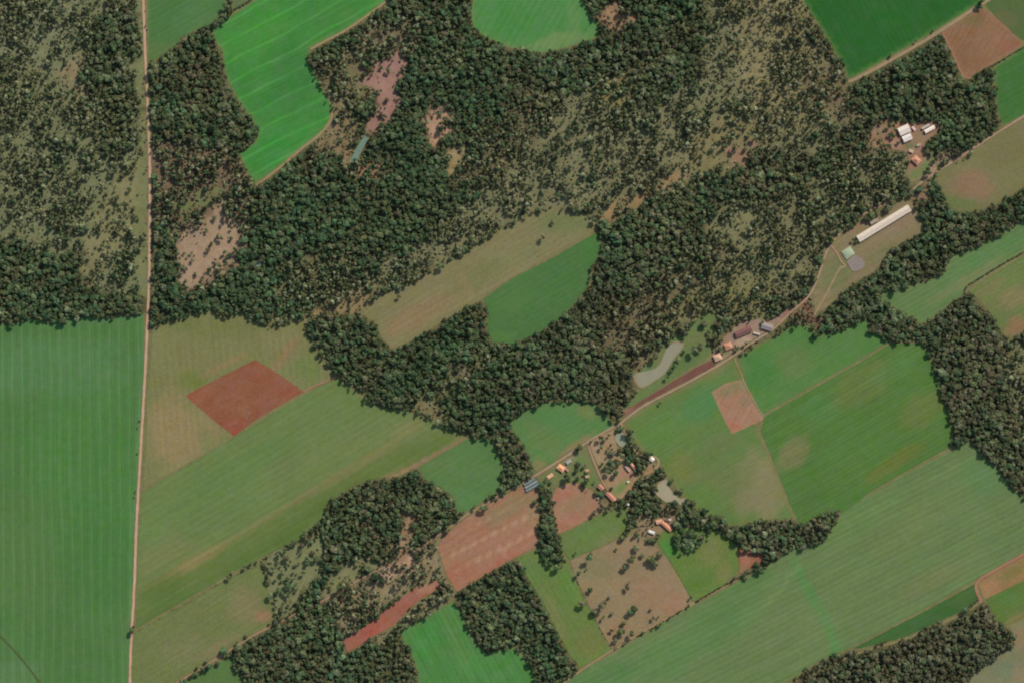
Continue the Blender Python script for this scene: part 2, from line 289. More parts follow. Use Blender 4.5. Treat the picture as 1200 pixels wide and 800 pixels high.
 ('crop_field', 'green field between the forest edge and the settlement road',
  [(594,497),(610,483),(640,471),(670,471),(700,473),(713,490),(720,499),(700,509),(670,526),(645,543),(628,553),(618,535),(612,518),(602,505)], (86,126,74), [(640,515,16,30,40,(98,124,72),.6),(690,483,20,8,-20,(116,124,82),.6),(650,490,40,12,0,(78,128,74),.6),(675,522,34,4,32,(138,116,84),.8),(630,545,10,10,0,(136,120,86),.7)], ((30,9,.05,1),), None),
 ('pasture', 'long tan pasture running diagonally through the forest',
  [(425,368),(432,356),(450,346),(475,335),(500,322),(540,300),(570,280),(600,263),(625,250),(652,244),(680,252),(698,258),(700,270),(650,299),(600,325),(565,350),(530,370),(480,400),(458,410),(447,395),(440,380)],
  (122,118,82), [(490,368,50,16,30,(132,114,82),.8),(560,325,50,14,30,(110,118,78),.7),(660,262,36,16,0,(104,120,78),.75),(545,335,6,16,20,(138,118,84),.6),(440,372,14,14,0,(116,120,78),.6),(610,300,40,12,30,(116,120,80),.6)], ((30,9,.05,1),), None),
 ('crop_field', 'deep green field below the tan pasture in the forest',
  [(567,350),(600,327),(650,301),(700,272),(705,290),(692,318),(689,335),(680,347),(660,370),(632,390),(602,403),(577,400),(571,386),(573,368)], (72,114,64), [(600,350,30,20,30,(80,120,66),.5),(690,290,10,20,0,(66,118,54),.6),(590,395,20,8,0,(80,124,66),.6)], ((30,9,.05,1),), None),
 ('pasture', 'green meadow sloping to the grey pond above the road',
  [(752,456),(745,448),(750,436),(765,418),(770,408),(792,395),(808,388),(818,374),(832,364),(842,372),(836,388),(826,399),(834,408),(830,418),(800,436),(770,456),(745,474),(735,478),(742,464)],
  (98,120,74), [(800,388,20,9,30,(84,132,72),.85),(815,395,22,9,0,(110,120,78),.6),(770,417,8,14,0,(118,112,78),.6),(800,425,20,8,30,(84,112,64),.6)], (), None),
 ('bare_field', 'dark reddish brown soil strip along the road above the green fields',
  [(724,490),(733,481),(748,471),(770,458),(800,440),(820,428),(834,422),(838,428),(810,443),(780,458.5),(755,471.5),(737,484)], (112,76,66), [(735,480,10,6,30,(150,108,100),.7)], ((31,6,.05,1),), None),
 ('bare_field', 'pinkish brown field crossed by pale lines left of the settlement',
  [(513,642),(521,626),(546,607),(590,581),(620,565),(631,578),(632,630),(628,640),(590,660),(552,684),(535,693),(524,675)], (150,110,86),
  [(595,595,40,14,30,(132,116,84),.8),([(522,652),(560,633),(600,613),(632,596),(632,599),(600,616),(560,636),(523,655)],(176,148,118),.6,.9),([(530,668),(560,655),(600,634),(632,619),(632,622),(600,637),(560,658),(531,671)],(180,146,120),.6,.9),
   ([(520,630),(560,612),(600,594),(600,596),(560,614),(521,632)],(166,136,106),.5,.9),([(585,636),(589,634),(596,652),(592,654)],(178,146,120),.5,1),(625,600,8,26,0,(136,122,88),.7),(540,670,20,16,30,(156,100,78),.7),(590,655,34,6,30,(160,100,78),.7)], ((30,12,.06,1),), None),
 ('bare_field', 'pinkish bare yard below the orange roofed cottage',
  [(646,584),(652,572),(664,566),(680,566),(694,575),(702,586),(703,600),(690,608),(670,618),(654,625)], (152,116,92), [(675,590,22,14,30,(136,120,86),.6),(665,610,16,10,30,(160,106,84),.6),(660,578,16,8,0,(158,108,88),.7)], (), None),
 ('pasture', 'small green paddock below the pinkish yard',
  [(654,628),(690,610),(704,602),(735,594),(742,606),(742,618),(732,626),(705,640),(684,648),(668,656),(658,642)], (98,122,70), [(690,625,20,10,30,(92,128,66),.6),(715,632,20,8,20,(122,120,80),.6)], (), None),
 ('pasture', 'tan pasture dotted with dark trees below the farmyard',
  [(668,657),(684,649),(705,641),(735,626),(748,630),(768,640),(783,656),(797,678),(811,706),(780,724),(755,738),(717,759),(706,742),(690,708),(676,678)],
  (136,120,90), [(700,665,24,20,0,(122,120,84),.7),(770,700,40,22,-30,(144,116,90),.7),(740,640,20,10,0,(144,120,94),.6),(720,740,24,10,30,(146,116,88),.6),(790,705,16,10,30,(150,116,92),.6)], (), None),
 ('pasture', 'green grass strip between the dense wood and the tan pasture',
  [(606,654),(626,645),(640,652),(660,650),(666,658),(674,680),(690,710),(706,745),(716,762),(680,782),(668,768),(652,738),(636,705),(618,676)],
  (98,124,66), [(630,670,20,14,0,(92,128,72),.6),(665,690,12,24,20,(86,126,60),.6),(690,750,20,20,0,(110,118,68),.7),(650,720,6,40,25,(122,120,80),.6)], ((120,10,.05,1),), None),
 ('pasture', 'green paddock right of the tan pasture under the farmhouse',
  [(770,634),(776,624),(800,618),(832,618),(860,630),(865,645),(865,668),(845,688),(812,704),(799,680),(786,658)], (96,124,62), [(785,642,18,14,0,(70,134,58),.8),(835,645,20,16,20,(116,120,72),.7),(820,680,24,12,30,(82,118,52),.7),(850,670,10,16,0,(124,118,74),.6)], (), None),
 ('bare_field', 'rusty red bare corner beside the pale diagonal field',
  [(865,640),(880,642),(896,646),(892,658),(866,672)], (142,94,70), [(875,655,8,8,0,(160,116,88),.7),(885,648,8,6,0,(112,92,66),.7),(870,666,8,6,0,(128,112,74),.7)], (), None),
 ('pasture', 'sandy fenced yard between the lane and the small pond',
  [(690,519),(706,509),(720,503),(722,520),(727,535),(737,545),(748,556),(742,572),(732,586),(722,582),(710,568),(702,548),(694,530)], (150,128,98),
  [(700,520,8,8,0,(164,138,108),.6),(735,556,14,9,0,(158,116,94),.8),(725,573,16,6,40,(104,136,80),.85),(712,545,12,8,0,(134,124,86),.7),(738,575,5,12,-30,(156,126,82),.7)], (), None),
 ('pasture', 'green garden between the road and the lane in the settlement',
  [(630,562),(650,547),(686,524),(692,540),(700,556),(704,567),(690,572),(672,563),(650,568),(640,576)], (108,120,80), [(682,540,10,10,0,(98,126,74),.7),(666,538,10,6,30,(128,128,108),.7),(694,562,8,6,0,(96,124,66),.7)], (), None),
 ('crop_field', 'bright green striped field between two woods at the bottom',
  [(468,740),(500,722),(530,704),(538,712),(546,730),(555,750),(570,764),(590,760),(600,757),(612,768),(625,785),(640,920),(510,920),(486,775)], (72,128,66), [(500,750,16,30,-20,(64,134,62),.6),(555,780,20,14,0,(76,136,72),.6),(530,740,8,40,25,(90,130,72),.6)], ((118,9,.10,1),(118,24,.08,1)), ((100,124,78),4,.6)),
 ('bare_field', 'bright red bare earth strip inside the lower woodland',
  [(404,757),(402,750),(424,736),(452,713),(470,700),(487,688),(514,679),(518,688),(494,700),(478,714),(462,732),(440,744),(418,758),(408,764)], (146,94,76), [(500,688,16,8,20,(160,124,100),.8),(440,735,20,8,40,(158,82,64),.6)], (), None),
 ('bare_field', 'dusty farmyard among the white sheds',
  [(1032,160),(1042,148),(1052,144),(1072,144),(1094,142),(1102,148),(1096,158),(1084,166),(1086,180),(1098,196),(1094,206),(1080,210),(1068,214),(1062,204),(1066,190),(1062,178),(1050,176),(1038,174)],
  (142,112,90), [(1046,168,12,8,0,(168,132,112),.7),(1066,172,9,6,0,(92,112,82),.8),(1086,194,9,12,-30,(100,126,76),.9),(1072,205,14,7,30,(96,124,76),.8),(1080,160,16,7,30,(130,116,90),.6),(1094,197,5,10,0,(168,140,122),.7)], (), None),
 ('bare_field', 'grey brown gravel yard round the brown roofed farm sheds',
  [(834,418),(842,402),(856,388),(868,378),(890,374),(905,374),(918,366),(926,360),(934,360),(918,374),(900,387),(880,399),(858,413),(842,425)], (144,122,104),
  [(870,400,14,7,30,(172,150,128),.7),(925,368,10,8,0,(140,96,84),.8),(850,412,8,5,0,(120,120,84),.6),(895,396,12,5,30,(150,108,92),.7)], (), None),
]
WATER = [
 ('pond', 'narrow teal pond pointing into the central forest', [(430,157),(432,161),(428,169),(423,177),(419,187),(416,190),(409,190),(413,184),(417,176),(423,166)], (106,136,124), .3),
 ('pond', 'tiny teal pool hidden in the forest edge', [(300,311),(303,306),(306,305),(307,309),(303,313)], (120,150,146), .3),
 ('pond', 'silty grey L shaped pond above the road', [(745,444),(744,437),(754,435),(765,433),(774,427),(778,414),(784,404),(793,401),(801,404),(796,412),(789,420),(783,430),(778,438),(766,446),(757,452),(750,453)], (138, 137, 116), .45),
 ('pond', 'small grey green pond at the bend of the lane', [(721,510),(726,506),(731,507),(733,514),(733,521),(729,524),(724,520),(721,515)], (140,148,124), .4),
 ('pond', 'pale muddy pond in the trees by the farmhouse', [(764,574),(770,570),(776,562),(782,562),(783,570),(789,578),(797,585),(803,583),(805,585),(800,592),(790,588),(780,588),(773,582)], (152, 146, 122), .6),
 ('lagoon', 'purple grey lined lagoon beside the pale green cover', [(993,307),(1000,300),(1003,299),(1012,305),(1013,313),(1003,318),(998,317)], (136,126,122), .35),
]
# thinner country inside the woods: outline, tree density, ground colour
SCRUB = [
 ([(830,250),(880,232),(965,250),(955,330),(925,350),(880,340),(850,372),(815,366),(826,300)], .52, (120,120,86)),
 ([(760,320),(826,278),(850,290),(820,350),(790,384),(730,410),(700,405)], .74, (110,102,76)),
 ([(474,478),(530,442),(560,424),(578,412),(582,420),(545,450),(492,480)], .36, (104,114,76)),
 ([(600,120),(680,130),(720,170),(640,200),(560,230),(520,220)], .76, (100,96,70)),
 ([(330,300),(420,290),(430,340),(380,356),(320,350)], .74, (108,106,74)),
 ([(728,604),(745,602),(762,604),(790,598),(804,612),(834,612),(828,640),(795,650),(768,632),(750,632),(735,642),(722,632)], .36, (136,116,90)),
 ([(690,575),(716,590),(734,590),(728,600),(704,602),(690,590)], .2, (128,118,86)),
 ([(748,548),(775,540),(786,548),(770,556),(752,560)], .12, (150,126,96)),
 ([(-120,-120),(168,-120),(175,200),(174,330),(150,345),(110,335),(100,300),(0,280),(-120,280)], .56, (114,122,92)),
 ([(-120,-120),(110,-120),(90,20),(40,70),(-120,90)], .5, (120,125,95)),
 ([(70,80),(105,60),(125,85),(120,108),(95,112)], .25, (138,124,94)),
 ([(98,300),(108,262),(120,235),(138,205),(150,196),(176,200),(175,236),(155,240),(140,290),(118,315),(105,340),(95,340)], .22, (126,124,88)),
 ([(162,-120),(166,-120),(175,200),(175,345),(165,345),(161,290),(163,240),(160,120),(163,40)], .02, (116,122,82)),
 ([(108,40),(130,10),(158,8),(163,60),(140,80),(163,110),(162,175),(122,178),(115,120),(95,80)], .85, (80,84,58)),
 ([(178,172),(215,165),(260,178),(296,214),(296,240),(280,270),(275,310),(240,340),(215,342),(205,300),(210,262),(195,262),(178,258)], .62, (118,100,80)),
 ([(208,272),(228,262),(250,250),(262,232),(268,250),(288,268),(280,290),(262,318),(236,330),(216,342),(211,310)], .04, (154,132,108)),
 ([(204,242),(230,232),(256,222),(262,230),(236,243),(208,252)], .05, (104,122,78)),
 ([(400,60),(430,30),(470,20),(500,30),(486,60),(450,60),(420,70)], .5, (118,108,84)),
 ([(370,75),(400,60),(425,62),(430,95),(450,90),(420,130),(390,140),(380,120)], .55, (112,106,76)),
 ([(415,90),(440,78),(470,62),(478,78),(462,100),(472,108),(462,130),(444,154),(432,158),(432,142),(446,118)], .07, (150,116,104)),
 ([(494,152),(505,116),(524,130),(526,155),(508,172)], .22, (172,138,114)),
 ([(530,180),(545,172),(540,195),(520,204)], .2, (146,130,94)),
 ([(385,100),(420,140),(410,180),(370,180),(375,160),(392,140)], .5, (130,114,84)),
 ([(404,185),(420,192),(450,190),(445,204),(410,204)], .3, (150,118,90)),
 ([(700,18),(722,5),(745,20),(722,40),(706,34)], .35, (150,118,92)),
 ([(850,-120),(930,-120),(950,40),(990,96),(1010,140),(960,180),(890,185),(830,200),(780,226),(710,256),(690,250),(640,242),(600,260),(540,298),(440,350),(420,366),(390,360),(440,320),(500,280),(560,225),(620,180),(640,120),(720,90),(760,130),(820,90)], .64, (117,117,86)),
 ([(870,-120),(925,-120),(955,60),(990,100),(960,150),(900,140),(850,60)], .64, (128,122,88)),
 ([(700,90),(740,85),(745,120),(700,130)], .40, (126,120,78)),
 ([(820,150),(860,125),(895,145),(900,165),(870,195),(830,205),(800,190)], .22, (124,118,82)),
 ([(856,178),(875,166),(886,172),(870,190),(858,195)], .05, (142,112,92)),
 ([(706,254),(728,240),(745,232),(768,216),(788,203),(800,200),(806,206),(785,216),(765,226),(742,240),(720,254)], .03, (146,122,84)),
 ([(940,60),(990,100),(1010,135),(990,140),(950,120)], .6, (112,100,74)),
 ([(900,240),(1000,180),(1050,170),(1070,190),(1072,215),(1040,232),(1000,250),(970,278),(950,320),(930,300),(900,330),(870,300)], .7, (112,112,80)),
 ([(820,340),(880,320),(900,365),(860,380),(840,370),(790,384),(790,360)], .5, (118,116,78)),
 ([(1020,150),(1046,142),(1052,150),(1040,176),(1020,176)], .25, (146,118,94)),
 ([(944,340),(962,362),(956,384),(930,378),(920,372)], .55, (128,94,78)),
 ([(304,656),(330,640),(372,628),(386,660),(360,690),(330,726),(322,720),(314,690)], .08, (118,124,86)),
 ([(374,690),(400,664),(430,652),(444,660),(400,688),(376,704)], .10, (122,124,86)),
 ([(392,700),(440,676),(470,662),(520,625),(532,660),(530,690),(486,686),(440,718),(405,745),(388,722)], .38, (132,120,92)),
 ([(452,662),(470,652),(486,655),(484,664),(462,678),(448,676)], .08, (172,142,120)),
 ([(440,745),(470,718),(490,704),(535,690),(524,705),(496,722),(466,738),(440,755)], .30, (128,120,90)),
 ([(462,640),(480,615),(470,600),(484,604),(480,640),(466,664)], .3, (150,122,94)),
 ([(395,446),(420,450),(435,470),(425,478),(410,465)], .3, (118,118,78)),
 ([(470,478),(500,470),(520,480),(515,500),(495,495)], .45, (120,112,80)),
 ([(524,424),(545,418),(560,435),(540,445)], .3, (116,110,86)),
 ([(425,340),(440,345),(436,362),(415,368),(360,368),(340,360),(380,355)], .35, (136,120,86)),
 ([(318,372),(356,372),(356,380),(320,384)], .1, (120,120,80)),
 ([(1170,420),(1200,400),(1260,430),(1240,500),(1190,470)], .6, (112,116,80)),
 ([(1090,190),(1120,178),(1150,168),(1146,178),(1120,192),(1098,206),(1088,206)], .5, (138,118,96)),
 ([(1064,226),(1088,212),(1092,225),(1078,245),(1070,236)], .4, (130,108,86)),
 ([(736,424),(760,410),(768,416),(752,434),(742,440)], .45, (128,110,84)),
 ([(735,478),(742,462),(752,456),(745,474)], .2, (120,112,82)),
]
# places inside traced fields that do carry trees: outline, density
BELTS = [
 ([(632,568),(640,574),(647,582),(654,625),(664,655),(658,666),(646,668),(636,655),(632,640),(633,610)], .95),
 ([(735,575),(752,566),(762,570),(764,590),(768,600),(752,604),(744,612),(728,634),(738,612),(736,598)], 1.0),
 ([(754,556),(762,550),(782,546),(778,560),(768,572),(758,568)], .8),
 ([(785,560),(800,572),(812,584),(826,598),(836,606),(834,625),(820,640),(806,648),(794,650),(790,632),(796,620),(782,602),(806,592),(802,580),(788,574)], .5),
 ([(826,596),(850,610),(872,618),(900,606),(930,612),(945,612),(965,600),(985,596),(980,610),(965,632),(935,640),(905,656),(890,650),(866,640),(850,628),(830,618)], .95),
 ([(732,510),(738,520),(748,532),(756,545),(750,556),(742,550),(736,535),(728,524)], .7),
 ([(688,520),(700,516),(715,508),(722,530),(732,560),(715,556),(700,550)], .10),
 ([(676,540),(700,556),(712,582),(700,596),(684,574),(668,560)], .16),
 ([(700,585),(716,590),(735,575),(740,560),(752,556),(745,600),(712,600)], .14),
 ([(612,560),(632,556),(650,566),(660,562),(650,572),(636,574),(620,578)], .3),
 ([(838,395),(860,380),(870,384),(858,396),(846,408),(836,412)], .25), ([(860,405),(880,398),(900,390),(892,400),(872,412),(862,412)], .25),
 ([(1076,150),(1084,158),(1100,160),(1104,200),(1090,210),(1082,200),(1088,180),(1076,166)], .16), ([(1030,150),(1050,142),(1052,150),(1046,170),(1034,176)], .22),
 ([(590,540),(600,545),(612,545),(622,552),(600,568),(585,576)], .8),
]

GX = []  # polygons of fields, for keeping trees off
FPOLY = [f[2] for f in FIELDS] + [f[2] for f in WATER]

# ------------------------------------------------------------------ building land sheets
def set_col(me, cols):
    ca = me.color_attributes.new('Col', 'FLOAT_COLOR', 'POINT')
    a = np.ones((len(me.vertices), 4), np.float32); a[:, :cols.shape[1]] = cols; ca.data.foreach_set('color', a.ravel())
def link(name, me, mat, parent=None):
    me.materials.append(mat); o = bpy.data.objects.new(name, me); C.objects.link(o)
    if parent: o.parent = parent
    return o
def ragged(poly, step=6, amp=.55, seed=0):
    out = []; n = len(poly)
    for i in range(n):
        a = np.array(poly[i], float); b = np.array(poly[(i + 1) % n], float); L = np.linalg.norm(b - a); k = max(1, int(L / step))
        for j in range(k):
            q = a + (b - a) * j / k
            nn = np.array([b[1] - a[1], a[0] - b[0]]) / (L + 1e-6)
            if j: q = q + nn * amp * (float(fbm(np.array([q[0] / 5]), np.array([q[1] / 5]), seed)[0]) - .5) * 2
            out.append(tuple(q))
    return out
def sheet(name, label, poly, z, base, bl, mat, edge=None, step=6, amp=.55):
    poly = ragged(poly, 5, amp, len(name)); pa = np.array(poly)
    x0, y0 = pa.min(0); x1, y1 = pa.max(0)
    gx, gy = np.meshgrid(np.arange(x0, x1, step), np.arange(y0, y1, step)); gx = gx.ravel(); gy = gy.ravel()
    keep = sdf(poly, gx, gy) < -1.5; gx, gy = gx[keep], gy[keep]
    V = [Vector(p) for p in poly] + [Vector((a, b)) for a, b in zip(gx, gy)]
    n = len(poly)
    r = geometry.delaunay_2d_cdt(V, [], [list(range(n))], 1, 1e-4)
    vx = np.array([v[0] for v in r[0]]); vy = np.array([v[1] for v in r[0]])
    me = bpy.data.meshes.new(name)
    fs = [tuple(reversed(f)) for f in r[2]]
    me.from_pydata([(*P(a, b), z) for a, b in zip(vx, vy)], [], fs)
    if me.polygons[0].normal.z < 0: me.flip_normals()
    col = np.tile(alb(base), (len(vx), 1)); col = blobs(vx, vy, col, bl)
    if edge:
        d = -sdf(poly, vx, vy); m = ((1 - smooth(0, edge[1], d)) * edge[2])[:, None]; col = col * (1 - m) + alb(edge[0]) * m
    set_col(me, col)
    o = link(name, me, mat); o['kind'] = 'structure'; o['label'] = label
    return o

def ribbon(name, label, width, colr, line, z):
    ln = curve(line, 2); pts = []
    for (a, b), (c, e) in zip(ln[:-1], ln[1:]):
        L = math.hypot(c - a, e - b); k = max(1, int(L / 4))
        for j in range(k): pts.append((a + (c - a) * j / k, b + (e - b) * j / k))
    pts.append(ln[-1]); p = np.array(pts); d = np.gradient(p, axis=0); d /= np.linalg.norm(d, axis=1)[:, None] + 1e-9
    nrm = np.stack([-d[:, 1], d[:, 0]], 1); vs_, fs, cols = [], [], []
    offs = (-1, -.62, -.3, 0, .3, .62, 1)
    for i in range(len(p)):
        for k, o_ in enumerate(offs):
            wj = width / 2 * (1 + .28 * (float(vnoise(np.array([p[i, 0] / 4 + (7 if o_ > 0 else 0)]), np.array([p[i, 1] / 4]), 3)[0]) - .5) * (abs(o_) > .9) * 2)
            q = p[i] + nrm[i] * o_ * wj; vs_.append((*P(*q), z))
            m = {1: .80, .62: 1.0, .3: 1.06, 0: .88}[abs(o_)]; cols.append(alb(colr) * m)      # worn wheel lines, grassier crown and verge
    n = len(offs)
    for i in range(len(p) - 1):
        for k in range(n - 1): fs.append((i * n + k, i * n + k + 1, (i + 1) * n + k + 1, (i + 1) * n + k))
    me = bpy.data.meshes.new(name); me.from_pydata(vs_, [], fs)
    if me.polygons[0].normal.z < 0: me.flip_normals()
    set_col(me, np.array(cols)); o = link(name, me, land_mat(None, .12, .2)); o['kind'] = 'structure'; o['label'] = label

# ground: one sheet to the horizon, fine where the woods' floor shows
def two_nearest(X, Y):
    a = np.full(X.shape, 1e9); b = a.copy()
    for p in FPOLY:
        d = sdf(p, X, Y); b = np.minimum(b, np.maximum(a, d)); a = np.minimum(a, d)
    return a, b
def scrub_at(X, Y, gap=None):
    dens = np.full(X.shape, .93); col = np.tile(alb((84, 84, 58)), (len(X), 1))
    wob = (fbm(X / 8, Y / 8, 11) - .5) * 26
    for poly, dn, c in SCRUB:
        m = 1 - smooth(-4, 6, sdf(poly, X, Y) + wob)
        dens = dens * (1 - m) + dn * m; col = col * (1 - m[:, None]) + alb(c) * m[:, None]
    return dens, col
xs = np.concatenate([[-9000, -3000, -600], np.arange(-120, 1321, 4), [1800, 4500, 10000]])
ys = np.concatenate([[-9000, -3000, -600], np.arange(-120, 921, 4), [1400, 4000, 10000]])
gx, gy = np.meshgrid(xs, ys); fx, fy = gx.ravel(), gy.ravel()
dens_, gc = scrub_at(fx, fy)
na, nb = two_nearest(fx, fy); rd = np.full(fx.shape, 1e9)
for (_, _, wd, _, ln) in ROADS: rd = np.minimum(rd, pdist(ln, fx, fy) - wd / 2)
mg = (1 - smooth(5, 9, np.minimum(na + nb, na + np.maximum(rd, 0) * 1.5 + 1)))[:, None]
mg = np.maximum(mg, .8 * (1 - smooth(1.5, 5, na))[:, None])
gc = gc * (1 - mg) + alb((116, 114, 76)) * mg
gc = gc * (.85 + .3 * fbm(fx / 6, fy / 6, 5))[:, None]
inner = ((fx > -121) & (fx < 1321) & (fy > -121) & (fy < 921)).astype(float)
nx = len(xs); ii, jj = np.meshgrid(np.arange(len(xs) - 1), np.arange(len(ys) - 1)); q = (jj * nx + ii).ravel()
me = bpy.data.meshes.new('ground'); me.from_pydata([(*P(a, b), 0) for a, b in zip(fx, fy)], [], np.stack([q, q + nx, q + nx + 1, q + 1], 1).tolist())
set_col(me, np.concatenate([gc, inner[:, None]], 1)); g = link('ground', me, land_mat(None, .2, .38, True)); g['kind'] = 'structure'

for k, (nm, lb, poly, base, bl, rows, edge) in enumerate(FIELDS):
    sheet(nm, lb, poly, .03 + .012 * k, base, bl, land_mat(tuple(rows) if rows else None, .12, .2 if nm == 'crop_field' else .36), edge)
for k, (nm, lb, wd, c, ln) in enumerate(ROADS): ribbon(nm, lb, wd, c, ln, .56 + .013 * k)
for k, (nm, lb, poly, c, rg) in enumerate(WATER):
    wm = plain_mat('silty_water', c, .05, .2, rg, .5)
    pp = curve(poly + [poly[0]], 1 if nm == 'lagoon' else 2)[:-1]
    bank = [(a + (a - np.mean([p[0] for p in pp])) * .09, b + (b - np.mean([p[1] for p in pp])) * .09) for a, b in pp]
    s_ = sheet('pond_bank', 'trodden bank of the ' + lb, bank, .80, (140, 126, 98), [], land_mat(None, .12, .25), None, 4, .5)
    s_ = sheet(nm, lb, pp, .84, c, [], wm, None, 4, .3)

# ------------------------------------------------------------------ trees
def ico(r=1, jit=.15, seed=0):
    import bmesh
    b = bmesh.new(); bmesh.ops.create_icosphere(b, subdivisions=1, radius=r)
    v = np.array([x.co[:] for x in b.verts]); f = [[x.index for x in y.verts] for y in b.faces]; b.free()
    return v, f
ICO_V, ICO_F = ico()
def crown_mesh(seed, R, H, lobes, spread, squash, leaf=1.25, per=46, base=.3):
    """a crown of lobes: dark inner mass, then bent leaf sprays standing off it in light and dark clumps"""
    r = np.random.RandomState(seed); V, F, Cc = [], [], []
    for k in range(lobes):
        a = r.uniform(0, 2 * math.pi); d = R * spread * math.sqrt(r.uniform(0, 1)) if k else 0
        lr = R * r.uniform(.36, .58) * (1.15 if k == 0 else 1)
        cz = H * (base + (1 - base) * (.55 + .3 * (1 - (d / R) ** 2)) + r.uniform(-.1, .06)) - lr * squash * .3
        c = np.array([d * math.cos(a), d * math.sin(a), cz]); tone = r.uniform(.72, 1.3); hue = r.uniform(-.08, .1)
        cl = np.array([tone * (1 + hue), tone, tone * (1 - hue)])
        v = ICO_V * np.array([lr, lr, lr * squash]) * .84 * (1 + r.uniform(-.16, .16, (len(ICO_V), 1))) + c
        o = len(V); V += v.tolist(); F += [[i + o for i in f] for f in ICO_F]; Cc += [cl * .8] * len(v)
        for _ in range(per):
            n = r.normal(size=3); n[2] = abs(n[2]) * 1.1 - .25; n /= np.linalg.norm(n)
            p = c + n * np.array([lr, lr, lr * squash]) * r.uniform(.82, 1.18)
            t = np.cross(n, r.normal(size=3)); t /= np.linalg.norm(t) + 1e-6; b2 = np.cross(n, t) + n * r.uniform(-.5, .5)
            s = leaf * r.uniform(.5, 1.1); o = len(V); q = r.uniform(.78, 1.25)
            V += [(p - t * s * .5 - b2 * s * .45).tolist(), (p + t * s * .55 - b2 * s * .3 - n * s * .15).tolist(), (p + t * s * .35 + b2 * s * .55).tolist(), (p - t * s * .5 + b2 * s * .4 - n * s * .2).tolist()]
            F.append([o, o + 1, o + 2, o + 3]); Cc += [cl * q] * 4
    me = bpy.data.meshes.new('crown'); me.from_pydata(V, [], F); set_col(me, np.array(Cc)); me.materials.append(LEAF); return me
def trunk_mesh(seed, R, H):
    """tapered trunk with limbs"""
    r = np.random.RandomState(seed + 50); V, F = [], []
    def tube(p0, p1, r0, r1, n=6):
        p0, p1 = np.array(p0), np.array(p1); d = p1 - p0; d = d / np.linalg.norm(d); u = np.cross(d, (.3, 1, .2)); u /= np.linalg.norm(u); w_ = np.cross(d, u); o = len(V)
        for p, rr in ((p0, r0), (p1, r1)):
            for k in range(n): a = 2 * math.pi * k / n; V.append((p + (u * math.cos(a) + w_ * math.sin(a)) * rr).tolist())
        for k in range(n): F.append([o + k, o + (k + 1) % n, o + n + (k + 1) % n, o + n + k])
    top = (r.uniform(-.3, .3), r.uniform(-.3, .3), H * .55); tube((0, 0, -.2), top, R * .075, R * .045)
    for k in range(4):
        a = k * 1.6 + r.uniform(0, .8); tube(top, (R * .5 * math.cos(a), R * .5 * math.sin(a), H * r.uniform(.65, .8)), R * .04, R * .015, 4)
    me = bpy.data.meshes.new('trunk'); me.from_pydata(V, [], F); me.materials.append(BARK); return me
SPEC = [(4.6, 10, 9, .72, .85), (5.0, 11.5, 11, .78, .75), (4.2, 12.5, 8, .6, 1.15), (4.6, 8.5, 10, .8, .6), (4.0, 9.0, 7, .65, .9), (5.2, 10, 12, .85, .7)]
CM = [crown_mesh(100 + i, R, H, L, sp, sq) for i, (R, H, L, sp, sq) in enumerate(SPEC)]
TM = [trunk_mesh(i, s[0], s[1]) for i, s in enumerate(SPEC)]
RAD = [4.9, 5.6, 4.2, 5.2, 4.2, 6.1]

# leaf colours by place (albedo): green-dark, olive, brown, blue-green, grey
def tints(n, X, Y, dens, r):
    base = np.array([[.074, .092, .040], [.092, .098, .044], [.106, .090, .050], [.060, .089, .042], [.134, .130, .070]])
    wgt = np.tile(np.array([.30, .26, .14, .20, .10]), (n, 1))
    def reg(poly, wv, soft=14):
        m = (1 - smooth(-soft, soft, sdf(poly, X, Y)))[:, None]; wgt[:] = wgt * (1 - m) + np.array(wv) * m
    reg([(-150,-150),(170,-150),(175,380),(-150,380)], [.24,.30,.06,.10,.30])
    reg([(-150,260),(175,260),(175,400),(-150,400)], [.36,.22,.04,.28,.10])
    reg([(178,60),(270,20),(310,160),(300,260),(178,260)], [.28,.2,.28,.2,.04])
    reg([(300,200),(460,100),(600,60),(620,180),(420,350),(180,390),(190,330)], [.32,.2,.08,.34,.06])
    reg([(620,60),(860,60),(930,-150),(1000,130),(700,260),(430,350),(560,230)], [.14,.34,.14,.08,.30])
    reg([(690,320),(900,180),(1010,150),(960,330),(720,480),(560,470),(600,410)], [.24,.26,.32,.10,.08])
    reg([(1080,330),(1320,380),(1320,700),(1100,500)], [.14,.28,.34,.06,.18])
    reg([(870,900),(940,780),(1140,700),(1200,740),(1150,900)], [.08,.10,.68,.02,.12])
    reg([(830,590),(1000,590),(1000,660),(830,660)], [.14,.2,.34,.12,.2])
    reg([(940,370),(1120,240),(1320,180),(1320,260),(1080,340),(1080,400)], [.3,.36,.2,.04,.10])
    reg([(380,360),(470,360),(600,420),(560,500),(440,470)], [.46,.18,.06,.26,.04])
    reg([(990,100),(1110,50),(1180,160),(1060,150)], [.36,.24,.12,.20,.08])
    u = r.uniform(0, 1, n); cs = np.cumsum(wgt, 1); cs /= cs[:, -1:]; k = (u[:, None] > cs).sum(1).clip(0, 4)
    c = base[k] * r.uniform(.68, 1.32, (n, 1)) * r.uniform(.95, 1.05, (n, 3))
    z = fbm(X / 26, Y / 26, 41, 3) * .5 + fbm(X / 7, Y / 8, 47, 2) * .5; c = c * (.48 + 1.12 * z)[:, None] * np.array([.99, 1.12, 1.0])          # stands of lusher and of paler trees
    z = (fbm(X / 40, Y / 40, 43, 2) - .5)[:, None] * .5; c = c * (1 + z * np.array([1, .1, .2]))
    return c

